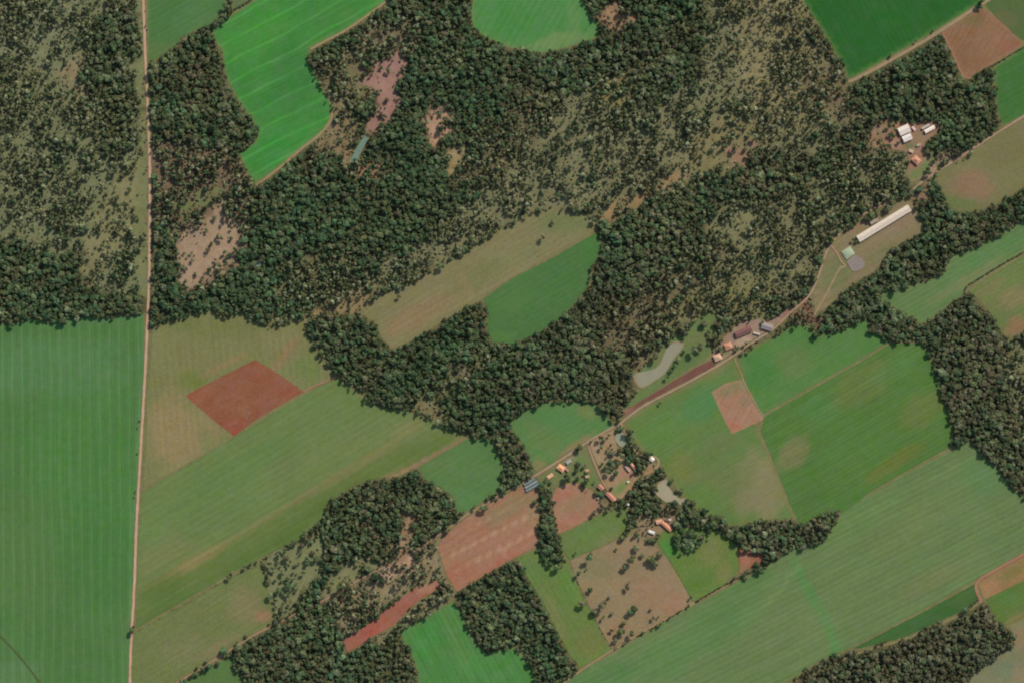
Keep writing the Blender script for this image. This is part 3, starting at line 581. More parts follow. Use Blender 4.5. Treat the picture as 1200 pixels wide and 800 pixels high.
def thinned(n=None):
    """tree positions over the whole country, from a jittered grid thinned by density"""
    st = 3.2; gx, gy = np.meshgrid(np.arange(-70, 1270, st), np.arange(-70, 870, st)); X = gx.ravel() + rng.uniform(-.62, .62, gx.size) * st; Y = gy.ravel() + rng.uniform(-.62, .62, gx.size) * st
    dens, _ = scrub_at(X, Y)
    cl = .62 * fbm((X * .8 + Y * .6) / 6.5, (Y * .8 - X * .6) / 13, 21, 2) + .38 * fbm(X / 28, Y / 34, 23, 2)                       # trees gather in clumps
    fd, fd2 = two_nearest(X, Y)
    belt = np.zeros(X.shape)
    for poly, dn in BELTS: belt = np.maximum(belt, dn * (1 - smooth(-1.5, 1.5, sdf(poly, X, Y) + (fbm(X / 5, Y / 5, 4) - .5) * 4)))
    rd = np.full(X.shape, 1e9)
    for (_, _, wd, _, ln) in ROADS[:2]: rd = np.minimum(rd, np.maximum(0, pdist(ln, X, Y) - wd / 2))
    infield = (fd < 1.0 + (vnoise(X / 4, Y / 4, 51) - .62) * 5 * (dens > .8)) | (fd + fd2 < 7) | ((fd + rd < 8) & (fd2 < 30) & (fd < 5))
    pr = np.where(dens > .8, dens, np.clip(dens + (cl - .5) * 4.2 * np.minimum(1, dens * 2.2), 0, 1)) * .92
    pr = np.where(infield, 0, pr); pr = np.maximum(pr, belt * .9)
    for (_, _, wd, _, ln) in ROADS: pr = np.where(pdist(ln, X, Y) < wd / 2 + (2.6 if wd > 2.5 else .9), 0, pr)
    for (bx, by, rr) in KEEP_OFF: pr = np.where((X - bx) ** 2 + (Y - by) ** 2 < rr * rr, 0, pr)
    k = rng.uniform(0, 1, X.size) < pr
    return X[k], Y[k], np.where(belt > dens, .95, dens)[k], fd[k]
KEEP_OFF = [(430,161,5),(426,168,5),(422,176,6),(417,184,6),(411,189,5),(303,308,4.5),(727,513,8),(730,520,5),(776,568,7),(786,580,8),(798,586,6),(1059,153,10),(1063,162,8),(1071,151,4),(1087,151,10),(1073,188,8),(1068,177,5),(1076,170,4),(871,389,12),(899,383,9),(853,406,7),(841,418,7),(886,390,5),
 (764,537,5),(742,546,6),(735,549,5),(657,548,7),(644,558,5),(623,567,10),(663,550,5),(666,540,5),(688,551,4),(688,558,4),(704,570,6),(715,581,8),(780,615,8),(772,611,5),(763,623,5),(785,608,3),(736,564,3),
 (1024,260,6),(994,296,9),(1036,262,10),(1002,307,12),(736,591,3),(702,583,3)]

# trees one can tell apart, by place: (place words, group, [(x, y, crown radius in grid units)])
SINGLES = [
 ('in the tan pasture', 'trees dotted over the tan pasture', [(674,647,2),(690,653,4),(692,648,3),(678,671,3.2),(687,666,1.6),(682,706,4.6),(692,690,3.6),(696,717,4.6),(706,707,5.2),(712,700,3),(707,722,2.2),(717,718,2.6),(717,737,2.8),(732,665,4),(738,657,4.4),(742,652,3),(745,641,4),(729,630,3.6),(734,688,3.4),(737,682,1.5),(743,713,5),(738,717,3.6),(731,730,3.6),(728,739,5),(740,741,3.6),(721,750,3.4),(763,654,6),(769,660,4.4),(773,649,5.4),(752,650,2.6),(762,714,1.9),(765,723,2.8),(771,722,1.6),(722,643,2)]),
 ('along the hedge line below the tan pasture', 'small trees along the hedge line', [(809,699,2.2),(807,709,2),(796,716,1.8),(785,722,2),(774,730,2.6),(765,735,1.8),(753,741,2),(732,753,1.8)]),
 ('in the thin lower left pasture', 'trees scattered in the thin pasture', [(309,661,2.8),(318,697,4.2),(323,702,2.6),(331,670,3.6),(338,686,5),(337,677,3.6),(322,680,2),(336,654,4.4),(330,646,3.4),(339,662,2.4),(345,635,3.6),(354,639,3.4),(362,654,4.4),(356,670,2.4),(347,684,2.6),(371,652,4.4),(367,647,3.6),(326,658,2.6),(323,664,1.8),(326,722,2.2),(324,717,2.2),(323,710,2.2),(336,714,1.5),(341,712,1.5),(313,676,1.8),(315,683,1.8),(350,660,1.8),(344,671,1.6),(328,664,1.6),(333,697,2.2)]),
 ('on the field line by the dirt road', 'lone trees on the lower left field line', [(269,675,3.2),(272,671,2.6),(288,663,2.8),(294,660,2.8),(300,658,2),(154.5,738,3.6),(157,734,2.2)]),
 ('inside the long tan pasture', 'lone trees in the diagonal pasture', [(647,261,2.6),(637,277,3.2),(468,347,2.8),(487,330,2.4)]),
 ('round the silty grey pond', 'trees round the silty pond', [(824,381,4.6),(790,394,2),(800,394,2.2),(774,405,3.6),(783,403,2.6),(767,416,5),(813,409,4.6),(820,406,4.6),(801,412,2.4),(794,421,3.4),(790,428,3),(786,435,3),(782,441,2.2),(773,472,1.8),(838,394,4.4),(845,387,4.4),(830,389,2.4)]),
 ('beside the settlement road', 'trees beside the settlement road', [(718,490,3.6),(724,493,3),(704,512,3),(707,516,2.6),(679,523,4.2),(676,527,3),(665,560,5),(627,588,3.4),(686,554,2.2),(686,563,2.2),(634,568,4.4),(696,600,3.4),(706,592,3.4),(697,564,1.8),(729,502,3),(724,503,2.8)]),
 ('in the sandy yard by the lane', 'bushes and trees in the sandy yard', [(713,525,1.7),(711,529,1.7),(717,526,1.3),(714,530,1.3),(711,535,1.5),(726,527,3.6),(728,533,3.6),(718,546,3.4),(725,543,3.4),(737,541,3.6),(734,537,2.8),(716,521,1.4)]),
 ('in the upper right field corner', 'trees at the upper right field corner', [(1147,7,4.2),(1150,2,3.2)]),
 ('below the small wood by the green strip', 'trees below the narrow wood', [(645,661,4),(654,664,4.6),(661,656,4)]),
 ('in the bare clearing west of the forest', 'trees in the bare western clearing', [(229,266,3),(243,270,3),(255,278,2.8),(260,279,2.6),(216,297,2),(221,300,2),(225,296,2),(217,330,2.6),(214,337,2.2),(246,316,3.2),(240,322,2),(258,311,3),(265,302,2.6),(267,318,2.8),(253,304,2),(262,260,2.4),(271,262,2.4),(276,256,2.4),(283,268,3)]),
 ('beside the farmyard sheds', 'trees round the farmyards', [(1047,160,2.6),(1052,168,2.4),(1091,173,3),(1096,186,3),(1104,192,2.6),(1040,180,3),(1003,283,2.6),(1000,281,2.2),(1066,222,2.4),(1100,199,2.2),(848,412,2),(846,398,2.4),(874,402,2.2),(881,407,2.6),(870,413,2.4),(877,411,2.4),(893,377,2.2)]),
 ('at the edge of the large striped crop field', 'small bushes by the dirt road', [(163.5,493,1.2),(162.5,500,1.3),(161,531,1.1),(159,575,1.1),(158,582,1.1),(172.5,96,1.4),(171,30,1.4),(173,143,1.2)]),
]
SX, SY, SD, SF = thinned()
spx = np.concatenate([np.array([(t[0], t[1], t[2]) for t in s[2]]) for s in SINGLES])
keep = np.ones(len(SX), bool)
for a, b, r_ in spx: keep &= (SX - a) ** 2 + (SY - b) ** 2 > (r_ + 1.2) ** 2
SX, SY, SD, SF = SX[keep], SY[keep], SD[keep], SF[keep]
# nearest spacing: which scrub trees stand free enough to be told apart
need = 285 - len(spx)
cand = np.where((SD < .34) & (SX > 4) & (SX < 1196) & (SY > 4) & (SY < 796))[0]
iso = []
for i in cand:
    dd = np.sort((SX - SX[i]) ** 2 + (SY - SY[i]) ** 2)[1:3]; iso.append(dd.mean())
cand = cand[np.argsort(-np.array(iso))][:need]
pick = np.zeros(len(SX), bool); pick[cand] = True
def place_name(x, y):
    if x < 175: return ('in the western scrub', 'free standing trees in the western scrub')
    if x < 300 and y < 345: return ('in the brownish scrub right of the road', 'free standing trees in the brownish scrub')
    if y < 370 and x < 560: return ('in the gaps of the central forest', 'free standing trees in the forest gaps')
    if y < 370: return ('in the golden scrub belt', 'free standing trees in the golden scrub')
    return ('in the lower woodland gaps', 'free standing trees in the lower woodland gaps')
extra = {}
for i in cand:
    extra.setdefault(place_name(SX[i], SY[i]), []).append((SX[i], SY[i], float(rng.uniform(1.9, 3.2))))
ALL = SINGLES + [(k[0], k[1], v) for k, v in extra.items()]
ORD = 'first second third fourth fifth sixth seventh eighth ninth tenth eleventh twelfth thirteenth fourteenth fifteenth sixteenth seventeenth eighteenth nineteenth twentieth'.split()
TENS = {2: 'twenty', 3: 'thirty', 4: 'forty', 5: 'fifty', 6: 'sixty', 7: 'seventy', 8: 'eighty', 9: 'ninety'}
def ordinal(k):
    if k < 20: return ORD[k]
    t_, u_ = divmod(k + 1, 10)
    if t_ > 9: return 'farther ' + ordinal(k - 99)
    return TENS[t_] + ('-' + ORD[u_ - 1] if u_ else '')[0:] if u_ else TENS[t_][:-1] + 'ieth'
CROWN_SRC = [None] * 6; TRUNK_SRC = [None] * 6
cnt = 0
for place, grp, lst in ALL:
    lst = sorted(lst, key=lambda t: t[1])
    X = np.array([t[0] for t in lst]); Y = np.array([t[1] for t in lst]); T = tints(len(lst), X, Y, X * 0, rng)
    for k, (x, y, r_) in enumerate(lst):
        v = cnt % 6 if r_ > 2 else (4 if cnt % 2 else 3); cnt += 1
        kind = 'tree' if r_ >= 2 else 'bush'
        e = bpy.data.objects.new(kind, None); C.objects.link(e); e.location = (*P(x, y), 0)
        c = bpy.data.objects.new('crown', CM[v]); t = bpy.data.objects.new('trunk', TM[v])
        s_ = r_ * S / RAD[v]; hs = s_ * random.uniform(.85, 1.1) if r_ > 2.4 else s_ * 1.15
        for o in (c, t): C.objects.link(o); o.parent = e
        e.scale = (s_, s_ * random.uniform(.88, 1.12), hs); e.rotation_euler.z = random.uniform(0, 6.28)
        c['tint'] = [float(q) * 1.15 for q in T[k]]
        size = 'wide dark' if r_ > 4.3 else 'rounded' if r_ > 3 else 'small' if r_ >= 2 else 'low'
        e['category'] = kind; e['group'] = grp
        e['label'] = f'{size} {kind}, {ordinal(k)} from the top {place}'
        if CROWN_SRC[v] is None: CROWN_SRC[v] = c; TRUNK_SRC[v] = t

# woodland: masses nobody could count, one object for each wood; geometry nodes put a tree at every point
def wood_nodes():
    ng = bpy.data.node_groups.new('plant_trees', 'GeometryNodeTree')
    ng.interface.new_socket('Geometry', in_out='INPUT', socket_type='NodeSocketGeometry'); ng.interface.new_socket('Geometry', in_out='OUTPUT', socket_type='NodeSocketGeometry')
    N = ng.nodes; L = ng.links; gi = N.new('NodeGroupInput'); go = N.new('NodeGroupOutput')
    jn = N.new('GeometryNodeJoinGeometry')
    for v in range(5, -1, -1):
        j2 = N.new('GeometryNodeJoinGeometry'); g2 = N.new('GeometryNodeGeometryToInstance')
        for src in (CROWN_SRC[v], TRUNK_SRC[v]):
            oi = N.new('GeometryNodeObjectInfo'); oi.transform_space = 'ORIGINAL'; oi.inputs['Object'].default_value = src; oi.inputs['As Instance'].default_value = False
            L.new(oi.outputs['Geometry'], j2.inputs[0])
        L.new(j2.outputs[0], g2.inputs[0]); L.new(g2.outputs[0], jn.inputs[0])
    ip = N.new('GeometryNodeInstanceOnPoints'); L.new(gi.outputs[0], ip.inputs['Points']); L.new(jn.outputs[0], ip.inputs['Instance']); ip.inputs['Pick Instance'].default_value = True
    def att(nm, dt):
        a = N.new('GeometryNodeInputNamedAttribute'); a.data_type = dt; a.inputs['Name'].default_value = nm; return a.outputs[0]
    L.new(att('variant', 'INT'), ip.inputs['Instance Index']); L.new(att('turn', 'FLOAT_VECTOR'), ip.inputs['Rotation']); L.new(att('size', 'FLOAT_VECTOR'), ip.inputs['Scale'])
    L.new(ip.outputs[0], go.inputs[0]); return ng
NG = wood_nodes()
def wood(name, label, X, Y, R, T, hf=None):
    n = len(X)
    me = bpy.data.meshes.new(name); me.from_pydata([(*P(a, b), -.1) for a, b in zip(X, Y)], [], [])
    v = rng.randint(0, 6, n).astype(np.int32); rad = np.array(RAD)[v]; s_ = R * S / rad
    sc = np.stack([s_ * rng.uniform(.88, 1.12, n), s_ * rng.uniform(.88, 1.12, n), s_ ** .45 * rng.uniform(.7, 1.2, n) * (hf if hf is not None else 1)], 1)
    rot = np.zeros((n, 3)); rot[:, 2] = rng.uniform(0, 6.28, n)
    a = me.attributes.new('variant', 'INT', 'POINT'); a.data.foreach_set('value', v)
    for nm, ar in (('turn', rot), ('size', sc)):
        a = me.attributes.new(nm, 'FLOAT_VECTOR', 'POINT'); a.data.foreach_set('vector', ar.astype(np.float32).ravel())
    a = me.attributes.new('tint', 'FLOAT_COLOR', 'POINT'); a.data.foreach_set('color', np.concatenate([T, np.ones((n, 1))], 1).astype(np.float32).ravel())
    o = link(name, me, LEAF); m = o.modifiers.new('trees', 'NODES'); m.node_group = NG
    o['kind'] = 'stuff'; o['category'] = name.replace('_', ' '); o['label'] = label
WOODS = [('scrubland', 'open olive scrub with scattered crowns west of the dirt road', [(60,60),(60,160),(130,60),(60,230),(140,250)]),
 ('woodland', 'closed dark woodland directly above the large striped field', [(30,330),(90,345),(145,350)]),
 ('woodland', 'dark wedge of woodland between the road and the bright winding field', [(230,90),(240,150),(200,150)]),
 ('scrubland', 'brown scrub round the bare clearing right of the road', [(200,215),(250,220),(230,290)]),
 ('forest', 'dense dark forest filling the upper centre', [(400,70),(500,60),(450,140),(520,120),(600,110),(720,60),(800,30),(560,150)]),
 ('forest', 'dense forest left of the long tan pasture', [(340,220),(400,250),(330,330),(230,350),(460,220),(400,330),(280,340),(195,300)]),
 ('scrubland', 'golden olive scrub belt running down from the upper right', [(900,40),(940,100),(820,140),(700,150),(740,190),(620,210),(540,250),(480,310),(880,140)]),
 ('woodland', 'dark wood touching the lower end of the tan pasture', [(400,400),(440,440),(520,410),(500,460),(550,470)]),
 ('forest', 'brownish dense forest right of the deep green field', [(740,300),(680,420),(600,440),(820,260),(780,350),(700,360),(860,230),(640,460)]),
 ('woodland', 'mixed olive woodland left of the long cream shed', [(960,200),(930,260),(900,330),(1000,220),(1040,200)]),
 ('woodland', 'dense green wood above the white farm sheds', [(1050,110),(1090,80),(1140,130),(1020,120),(1110,160)]),
 ('woodland', 'curving belt of dark trees below the long cream shed', [(1050,310),(1000,360),(1100,270),(1160,250),(1080,240),(1050,385)]),
 ('woodland', 'grey brown wood with large crowns at the right edge', [(1130,400),(1160,450),(1180,520),(1190,440)]),
 ('woodland', 'purplish brown wood in the lower right', [(1120,740),(1050,780),(1000,790)]),
 ('woodland', 'dark tree belt at the corner of the pale striped field', [(880,630),(940,625)]),
 ('woodland', 'cluster of dark trees round the farmhouse and muddy pond', [(750,590),(810,600),(775,560)]),
 ('woodland', 'narrow upright belt of trees between the bare fields', [(640,600),(645,640)]),
 ('woodland', 'dense straight edged wood at the bottom centre', [(570,690),(620,730),(600,760),(650,780)]),
 ('woodland', 'woodland with ragged edges left of the pinkish brown field', [(440,610),(500,600),(400,640),(470,640)]),
 ('woodland', 'large wood at the bottom left round the red earth strip', [(340,770),(400,780),(380,720),(460,780),(300,790)]),
 ('woodland', 'loose trees strung along the settlement road', [(600,540),(740,530),(720,470),(585,520)])]
seeds = [(i, a, b) for i, w_ in enumerate(WOODS) for a, b in w_[2]]
wx, wy, wd_, wf = SX[~pick], SY[~pick], SD[~pick], SF[~pick]
own = np.array([s[0] for s in seeds])[np.argmin([(wx - s[1]) ** 2 + (wy - s[2]) ** 2 for s in seeds], axis=0)]
WR = np.where(wd_ > .8, (1.6 + 3.0 * rng.uniform(0, 1, len(wx)) ** 2) * (.8 + .4 * vnoise(wx / 22, wy / 22, 8)), 1.05 + 2.3 * rng.uniform(0, 1, len(wx)) ** 2)
WR = np.where((wf > 1) & (wf < 5), np.minimum(WR, wf * .55 + 1.6), WR)
WT = tints(len(wx), wx, wy, wd_, rng)
pale = ((wd_ < .8) & (rng.uniform(0, 1, len(wx)) < .35))[:, None]     # the open scrub is mostly dry olive crowns
WT = np.where(pale, WT * .55 + np.array([.185, .182, .096]) * rng.uniform(.75, 1.15, (len(wx), 1)), WT)
TALL = np.where(wd_ < .8, 1.1 + .5 * (rng.uniform(0, 1, len(wx)) < .3), .68 + .45 * vnoise(wx / 9, wy / 9, 31))
for i, (nm, lb, _) in enumerate(WOODS):
    k = own == i
    if k.any(): wood(nm, lb, wx[k], wy[k], WR[k], WT[k], TALL[k])
# saplings and undergrowth between the scrub trees
ux = rng.uniform(-60, 1260, 95000); uy = rng.uniform(-60, 860, 95000); ud, _ = scrub_at(ux, uy)
uf, uf2 = two_nearest(ux, uy)
ur = np.full(ux.shape, 1e9)
for (_, _, wd, _, ln) in ROADS: ur = np.minimum(ur, pdist(ln, ux, uy) - wd / 2)
k = (ud < .8) & (uf > .5) & (uf + uf2 > 6) & (ur > .6) & (rng.uniform(0, 1, len(ux)) < np.clip(ud * 1.2, .10, .9))
for (bx, by, rr) in KEEP_OFF: k &= (ux - bx) ** 2 + (uy - by) ** 2 > rr * rr
ux, uy, ud = ux[k], uy[k], ud[k]
wood('undergrowth', 'low shrubs and saplings covering the open scrub', ux, uy, rng.uniform(.5, 1.7, len(ux)), tints(len(ux), ux, uy, ud, rng) * .8 + np.array([.135, .132, .066]) * rng.uniform(.4, 1.3, (len(ux), 1)), .5)
# hedges
def hedge(label, line, r0=1.0, gap=1.5, skip=.1):
    ln = curve(line, 1); pts = []
    for (a, b), (c, e) in zip(ln[:-1], ln[1:]):
        L = math.hypot(c - a, e - b)
        for j in range(max(1, int(L / gap))):
            if random.random() > skip: t = (j + random.random() * .6) * gap / L; pts.append((a + (c - a) * t + random.uniform(-.4, .4), b + (e - b) * t + random.uniform(-.4, .4)))
    p = np.array(pts); n = len(p); wood('hedge', label, p[:, 0], p[:, 1], rng.uniform(.7, 1.35, n) * r0, tints(n, p[:, 0], p[:, 1], p[:, 0], rng) * .8, .42)
hedge('dark thin hedge between the pale striped field and the green paddock', [(815,705),(840,690),(868,675),(900,660),(915,652)], .9, 1.1, .02)
hedge('broken low hedge under the tan pasture', [(720,760),(750,743),(780,726),(810,708)], .8, 1.8, .4)
hedge('dark hedge crossing between green fields at the top left', [(236,33),(250,28),(268,15),(285,6),(300,-4)], 1.1, 1.3, .1)
hedge('short upright hedge at the top beside the small field corner', [(268,-40),(268,0),(270,14)], 2.0, 2.0, .1)
hedge('thin hedge dividing the pale tapering field from the mottled pasture', [(1130,348),(1131,336),(1145,328),(1165,315),(1200,295),(1260,262)], .9, 1.3, .1)
hedge('low hedge above the bright green wedge at the right edge', [(1140,90),(1165,76),(1198,56),(1240,32)], .9, 1.4, .15)
hedge('faint hedge line across the lower left pasture', [(162,739),(200,716),(240,693),(270,676),(306,660)], .42, 1.6, .35)
hedge('short hedge on the left edge of the thin pasture', [(308,664),(311,674),(315,686)], 1.0, 1.3, .1)
hedge('low scrub line up the left side of the tan pasture', [(676,680),(690,710),(706,742),(716,757)], .6, 1.8, .35)
hedge('ragged bushes along the road below the farm sheds', [(870,412),(880,404),(892,398)], 1.1, 1.8, .2)

# ------------------------------------------------------------------ buildings
M = {}
def bm(nm, c, **k):
    if nm not in M: M[nm] = plain_mat(nm, c, **k)
    return M[nm]
wall_m = bm('plaster', (205, 192, 172), sc=1, var=.12); dark_m = bm('opening', (52, 48, 46)); conc = bm('concrete', (168, 160, 148), sc=.8, var=.15)
def mesh_obj(nm, V, F, mat, parent=None):
    me = bpy.data.meshes.new(nm); me.from_pydata(V, [], F); return link(nm, me, mat, parent)
def box(V, F, x0, x1, y0, y1, z0, z1):
    o = len(V); V += [(x0,y0,z0),(x1,y0,z0),(x1,y1,z0),(x0,y1,z0),(x0,y0,z1),(x1,y0,z1),(x1,y1,z1),(x0,y1,z1)]
    F += [(o+3,o+2,o+1,o),(o+4,o+5,o+6,o+7),(o,o+1,o+5,o+4),(o+1,o+2,o+6,o+5),(o+2,o+3,o+7,o+6),(o+3,o,o+4,o+7)]
def building(name, label, cat, x, y, L, W, rot, roofc, h=3.0, pitch=.28, hip=False, shed=False, ribs=1.0, grp=None, var=.2):
    """walls with gables, door, windows, a roof of two ribbed slopes (or hipped, or single slope) with eaves and ridge cap"""
    e = bpy.data.objects.new(name, None); C.objects.link(e); e.location = (*P(x, y), .9); e.rotation_euler.z = math.radians(rot)
    e['label'] = label; e['category'] = cat
    if grp: e['group'] = grp
    L *= S; W *= S; l, w_ = L / 2, W / 2; rise = w_ * pitch * (2 if shed else 1); ev = .5
    rm = bm('roof_%d_%d_%d' % roofc, roofc, sc=.7, var=var, rough=.6 if sum(roofc) > 560 else .85, streak=(.5, 2.2, 1))
    V, F = [], []
    wl_, ww = l - ev, w_ - ev
    o = 0
    if shed:
        zt = h + rise
        V = [(-wl_,-ww,-.9),(wl_,-ww,-.9),(wl_,ww,-.9),(-wl_,ww,-.9),(-wl_,-ww,h-.1),(wl_,-ww,h-.1),(wl_,ww,zt-.2),(-wl_,ww,zt-.2)]
        F = [(0,1,5,4),(1,2,6,5),(2,3,7,6),(3,0,4,7)]
    else:
        V = [(-wl_,-ww,-.9),(wl_,-ww,-.9),(wl_,ww,-.9),(-wl_,ww,-.9),(-wl_,-ww,h),(wl_,-ww,h),(wl_,ww,h),(-wl_,ww,h)]
        F = [(0,1,5,4),(1,2,6,5),(2,3,7,6),(3,0,4,7)]
        if not hip:
            V += [(-wl_,0,h+rise*.92),(wl_,0,h+rise*.92)]; F += [(7,4,8),(5,6,9)]
    wo = mesh_obj('wall', V, F, wall_m, e)
    r = mesh_obj('roof', [], [], rm, e); V, F = [], []
    th = .16
    if shed:
        V = [(-l,-w_,h),(l,-w_,h),(l,w_,h+rise),(-l,w_,h+rise)]; V += [(a,b,c+th) for a,b,c in V]
        F = [(3,2,1,0),(4,5,6,7),(0,1,5,4),(1,2,6,5),(2,3,7,6),(3,0,4,7)]
        n = max(2, int(L / ribs))
        for k in range(n + 1):
            xx = -l + .1 + (L - .2) * k / n; o = len(V)
            V += [(xx-.07,-w_,h+th),(xx+.07,-w_,h+th),(xx+.07,w_,h+rise+th),(xx-.07,w_,h+rise+th),(xx-.03,-w_,h+th+.1),(xx+.03,-w_,h+th+.1),(xx+.03,w_,h+rise+th+.1),(xx-.03,w_,h+rise+th+.1)]
            F += [(o+4,o+5,o+6,o+7),(o,o+1,o+5,o+4),(o+1,o+2,o+6,o+5),(o+2,o+3,o+7,o+6),(o+3,o,o+4,o+7)]
    else:
        rl = l - w_ * .9 if hip else l
        for s in (-1, 1):
            o = len(V); V += [(-l,s*w_,h-.1),(l,s*w_,h-.1),(rl,0,h+rise),(-rl,0,h+rise),(-l,s*w_,h-.1+th),(l,s*w_,h-.1+th),(rl,0,h+rise+th),(-rl,0,h+rise+th)]
            F += [(o+4,o+5,o+6,o+7),(o+3,o+2,o+1,o),(o,o+1,o+5,o+4)]
            n = max(2, int(L / ribs))
            for k in range(n + 1):
                xx = -l + .08 + (L - .16) * k / n
                t = 1.0 if abs(xx) <= rl else max(.02, (l - abs(xx)) / (l - rl + 1e-6))
                ze = h - .1 + th; zr = ze + (rise + .1) * t; yr = s * w_ * (1 - t); o = len(V)
                V += [(xx-.08,s*w_,ze),(xx+.08,s*w_,ze),(xx+.08,yr,zr),(xx-.08,yr,zr),(xx,s*w_,ze+.12),(xx,yr,zr+.12)]
                F += [(o,o+4,o+5,o+3),(o+4,o+1,o+2,o+5),(o,o+1,o+4)]
        if hip:
            for s in (-1, 1):
                o = len(V); V += [(s*l,-w_,h-.1+th),(s*l,w_,h-.1+th),(s*rl,0,h+rise+th)]; F += [(o,o+1,o+2)]
    r.data.clear_geometry(); r.data.from_pydata(V, [], F)
    if not shed:
        V, F = [], []; box(V, F, -rl, rl, -.28, .28, h + rise + th - .02, h + rise + th + .16); mesh_obj('ridge_cap', V, F, bm('ridge_cap_%d' % roofc[0], tuple(int(c * .93) for c in roofc)), r)
    V, F = [], []; box(V, F, -.6, .6, -ww - .06, -ww + .05, -.85, 1.25); mesh_obj('door', V, F, bm('door_wood', (110, 80, 60)), e)
    for k in range(max(1, min(14, int(L / 7)))):
        n = max(1, min(14, int(L / 7)))
        for s in (-1, 1):
            xx = -wl_ + (k + .5) * 2 * wl_ / n
            if s < 0 and abs(xx) < 1.6: xx += 2.4 if xx + 3.2 < wl_ else -2.4
            if abs(xx) + .6 > wl_: continue
            V, F = [], []; box(V, F, xx - .55, xx + .55, s * ww - .05, s * ww + .05, .3, 1.3); mesh_obj('window', V, F, dark_m, e)
    return e
WH = (226, 218, 212); CR = (214, 203, 190); OR = (198, 148, 122); OR2 = (208, 174, 146); PK = (182, 136, 120); BR = (128, 92, 90); GR = (150, 144, 144)
barn = building('poultry_shed', 'very long cream roofed shed beside the lagoon', 'shed', 1035.5, 262, 71, 8.6, 31.5, CR, 3.6, .22, ribs=1.5, var=.2)
building('lean_to', 'small grey lean-to against the upper side of the long shed', 'shed', 1024.2, 259.6, 10, 3.6, 31, (168, 156, 144), 2.6, .12, shed=True)
building('farm_building', 'wide white roofed shed with grey stripes by the wood', 'shed', 1059.3, 152.6, 13.5, 9.5, 24, WH, 4.2, .22, ribs=1.2)
building('farm_building', 'white roofed shed just below the wide white one', 'shed', 1062.8, 161.8, 11, 7.5, 24, (228, 220, 218), 3.8, .22, ribs=1.2)
building('hut', 'tiny pinkish white hut between the white sheds', 'hut', 1070.5, 150.8, 5.5, 2.8, -48, (238, 206, 200), 2.6, .2, shed=True)
building('farm_building', 'narrow bright white shed at the right of the farmyard', 'shed', 1089.2, 151.8, 13, 4.4, 29, (244, 232, 226), 3.2, .24)
building('farm_building', 'thin grey shed along the back of the narrow white one', 'shed', 1084.6, 148.6, 10.5, 2.6, 29, (196, 186, 184), 2.8, .15, shed=True)
building('farmhouse', 'orange tiled farmhouse below the white sheds', 'house', 1073.6, 188, 10, 8, -42, OR, 3.2, .42, hip=True, ribs=.7)
building('hut', 'small cream hut just above the orange farmhouse', 'hut', 1067.6, 177.2, 5.5, 3.6, -20, (210, 190, 164), 2.6, .2, shed=True)
building('hut', 'small pale grey hut between the sheds and the farmhouse', 'hut', 1076.4, 170, 5, 2.6, 25, (184, 178, 158), 2.4, .2, shed=True)
building('farm_building', 'long purplish brown roofed shed above the road', 'shed', 871, 388.6, 20, 7.6, 23, BR, 3.6, .30, ribs=1.2)
building('farm_building', 'grey roofed shed right of the brown shed', 'shed', 898.7, 382.8, 13.5, 7.6, -17, GR, 3.6, .28, ribs=1.2)
building('hut', 'narrow white shelter between the brown and grey sheds', 'hut', 886.5, 390.6, 8, 2.2, -16, (214, 204, 190), 2.4, .15, shed=True)
building('farmhouse', 'orange roofed cottage beside the brown shed', 'house', 853.2, 405.4, 9, 7.8, 22, OR, 3.0, .40, hip=True, ribs=.7)
building('farmhouse', 'pale orange cottage at the end of the dark soil strip', 'house', 840.8, 418.6, 9, 7.6, 24, OR2, 3.0, .40, hip=True, ribs=.7)
building('hut', 'tiny whitish hut right of the orange cottages', 'hut', 864, 406.2, 3.2, 2.4, 10, (206, 200, 190), 2.2, .15, shed=True)
building('farmhouse', 'small bright white house at the tip of the grassy track', 'house', 763.8, 537.4, 5.6, 4.8, -40, (240, 232, 226), 2.9, .3)
building('farm_building', 'narrow salmon roofed shed beside the small pond trees', 'shed', 742, 546, 8.5, 3.2, -50, (218, 168, 148), 2.8, .3)
building('farm_building', 'thin pale shed parallel to the salmon roofed shed', 'shed', 735.4, 548.6, 9, 2.6, -50, (206, 178, 162), 2.6, .2, shed=True)
building('hut', 'tiny white hut on the green yard corner', 'hut', 736, 564, 2.8, 2.2, 25, (222, 222, 206), 2.2, .15, shed=True)
building('farmhouse', 'orange roofed house on the settlement road', 'house', 657.4, 548, 9, 6.8, -35, (230, 172, 134), 3.0, .4, hip=True, ribs=.7)
building('hut', 'pinkish narrow outbuilding right of the orange roadside house', 'hut', 663.4, 549, 8, 2.4, -45, (196, 150, 142), 2.6, .2, shed=True)
building('hut', 'light grey carport behind the orange roadside house', 'hut', 666.5, 540.5, 6.5, 4, 35, (168, 164, 158), 2.6, .1, shed=True)
building('farmhouse', 'small peach roofed cottage left of the orange house', 'house', 645, 557.4, 7.5, 4.2, 35, (222, 178, 146), 2.8, .35)
building('hut', 'upper of two little tan huts by the lane', 'hut', 688, 551, 4.6, 2.8, 20, (206, 160, 130), 2.4, .2)
building('hut', 'lower of two little tan huts by the lane', 'hut', 688.2, 558.2, 4.8, 2.8, 10, (200, 172, 146), 2.4, .2)
building('farm_building', 'dusty pink roofed shed at the end of the lane', 'shed', 704, 570.5, 7.5, 5.4, -45, PK, 3.0, .3, ribs=.9)
building('farm_building', 'longer pink roofed shed below the dusty pink one', 'shed', 715.8, 581.4, 14, 5.4, -47, (198, 140, 124), 3.0, .3, ribs=.9)
building('hut', 'greyish hut between the pinkish yard and the pink sheds', 'hut', 701.6, 583, 4, 3, 30, (148, 150, 130), 2.2, .15, shed=True)
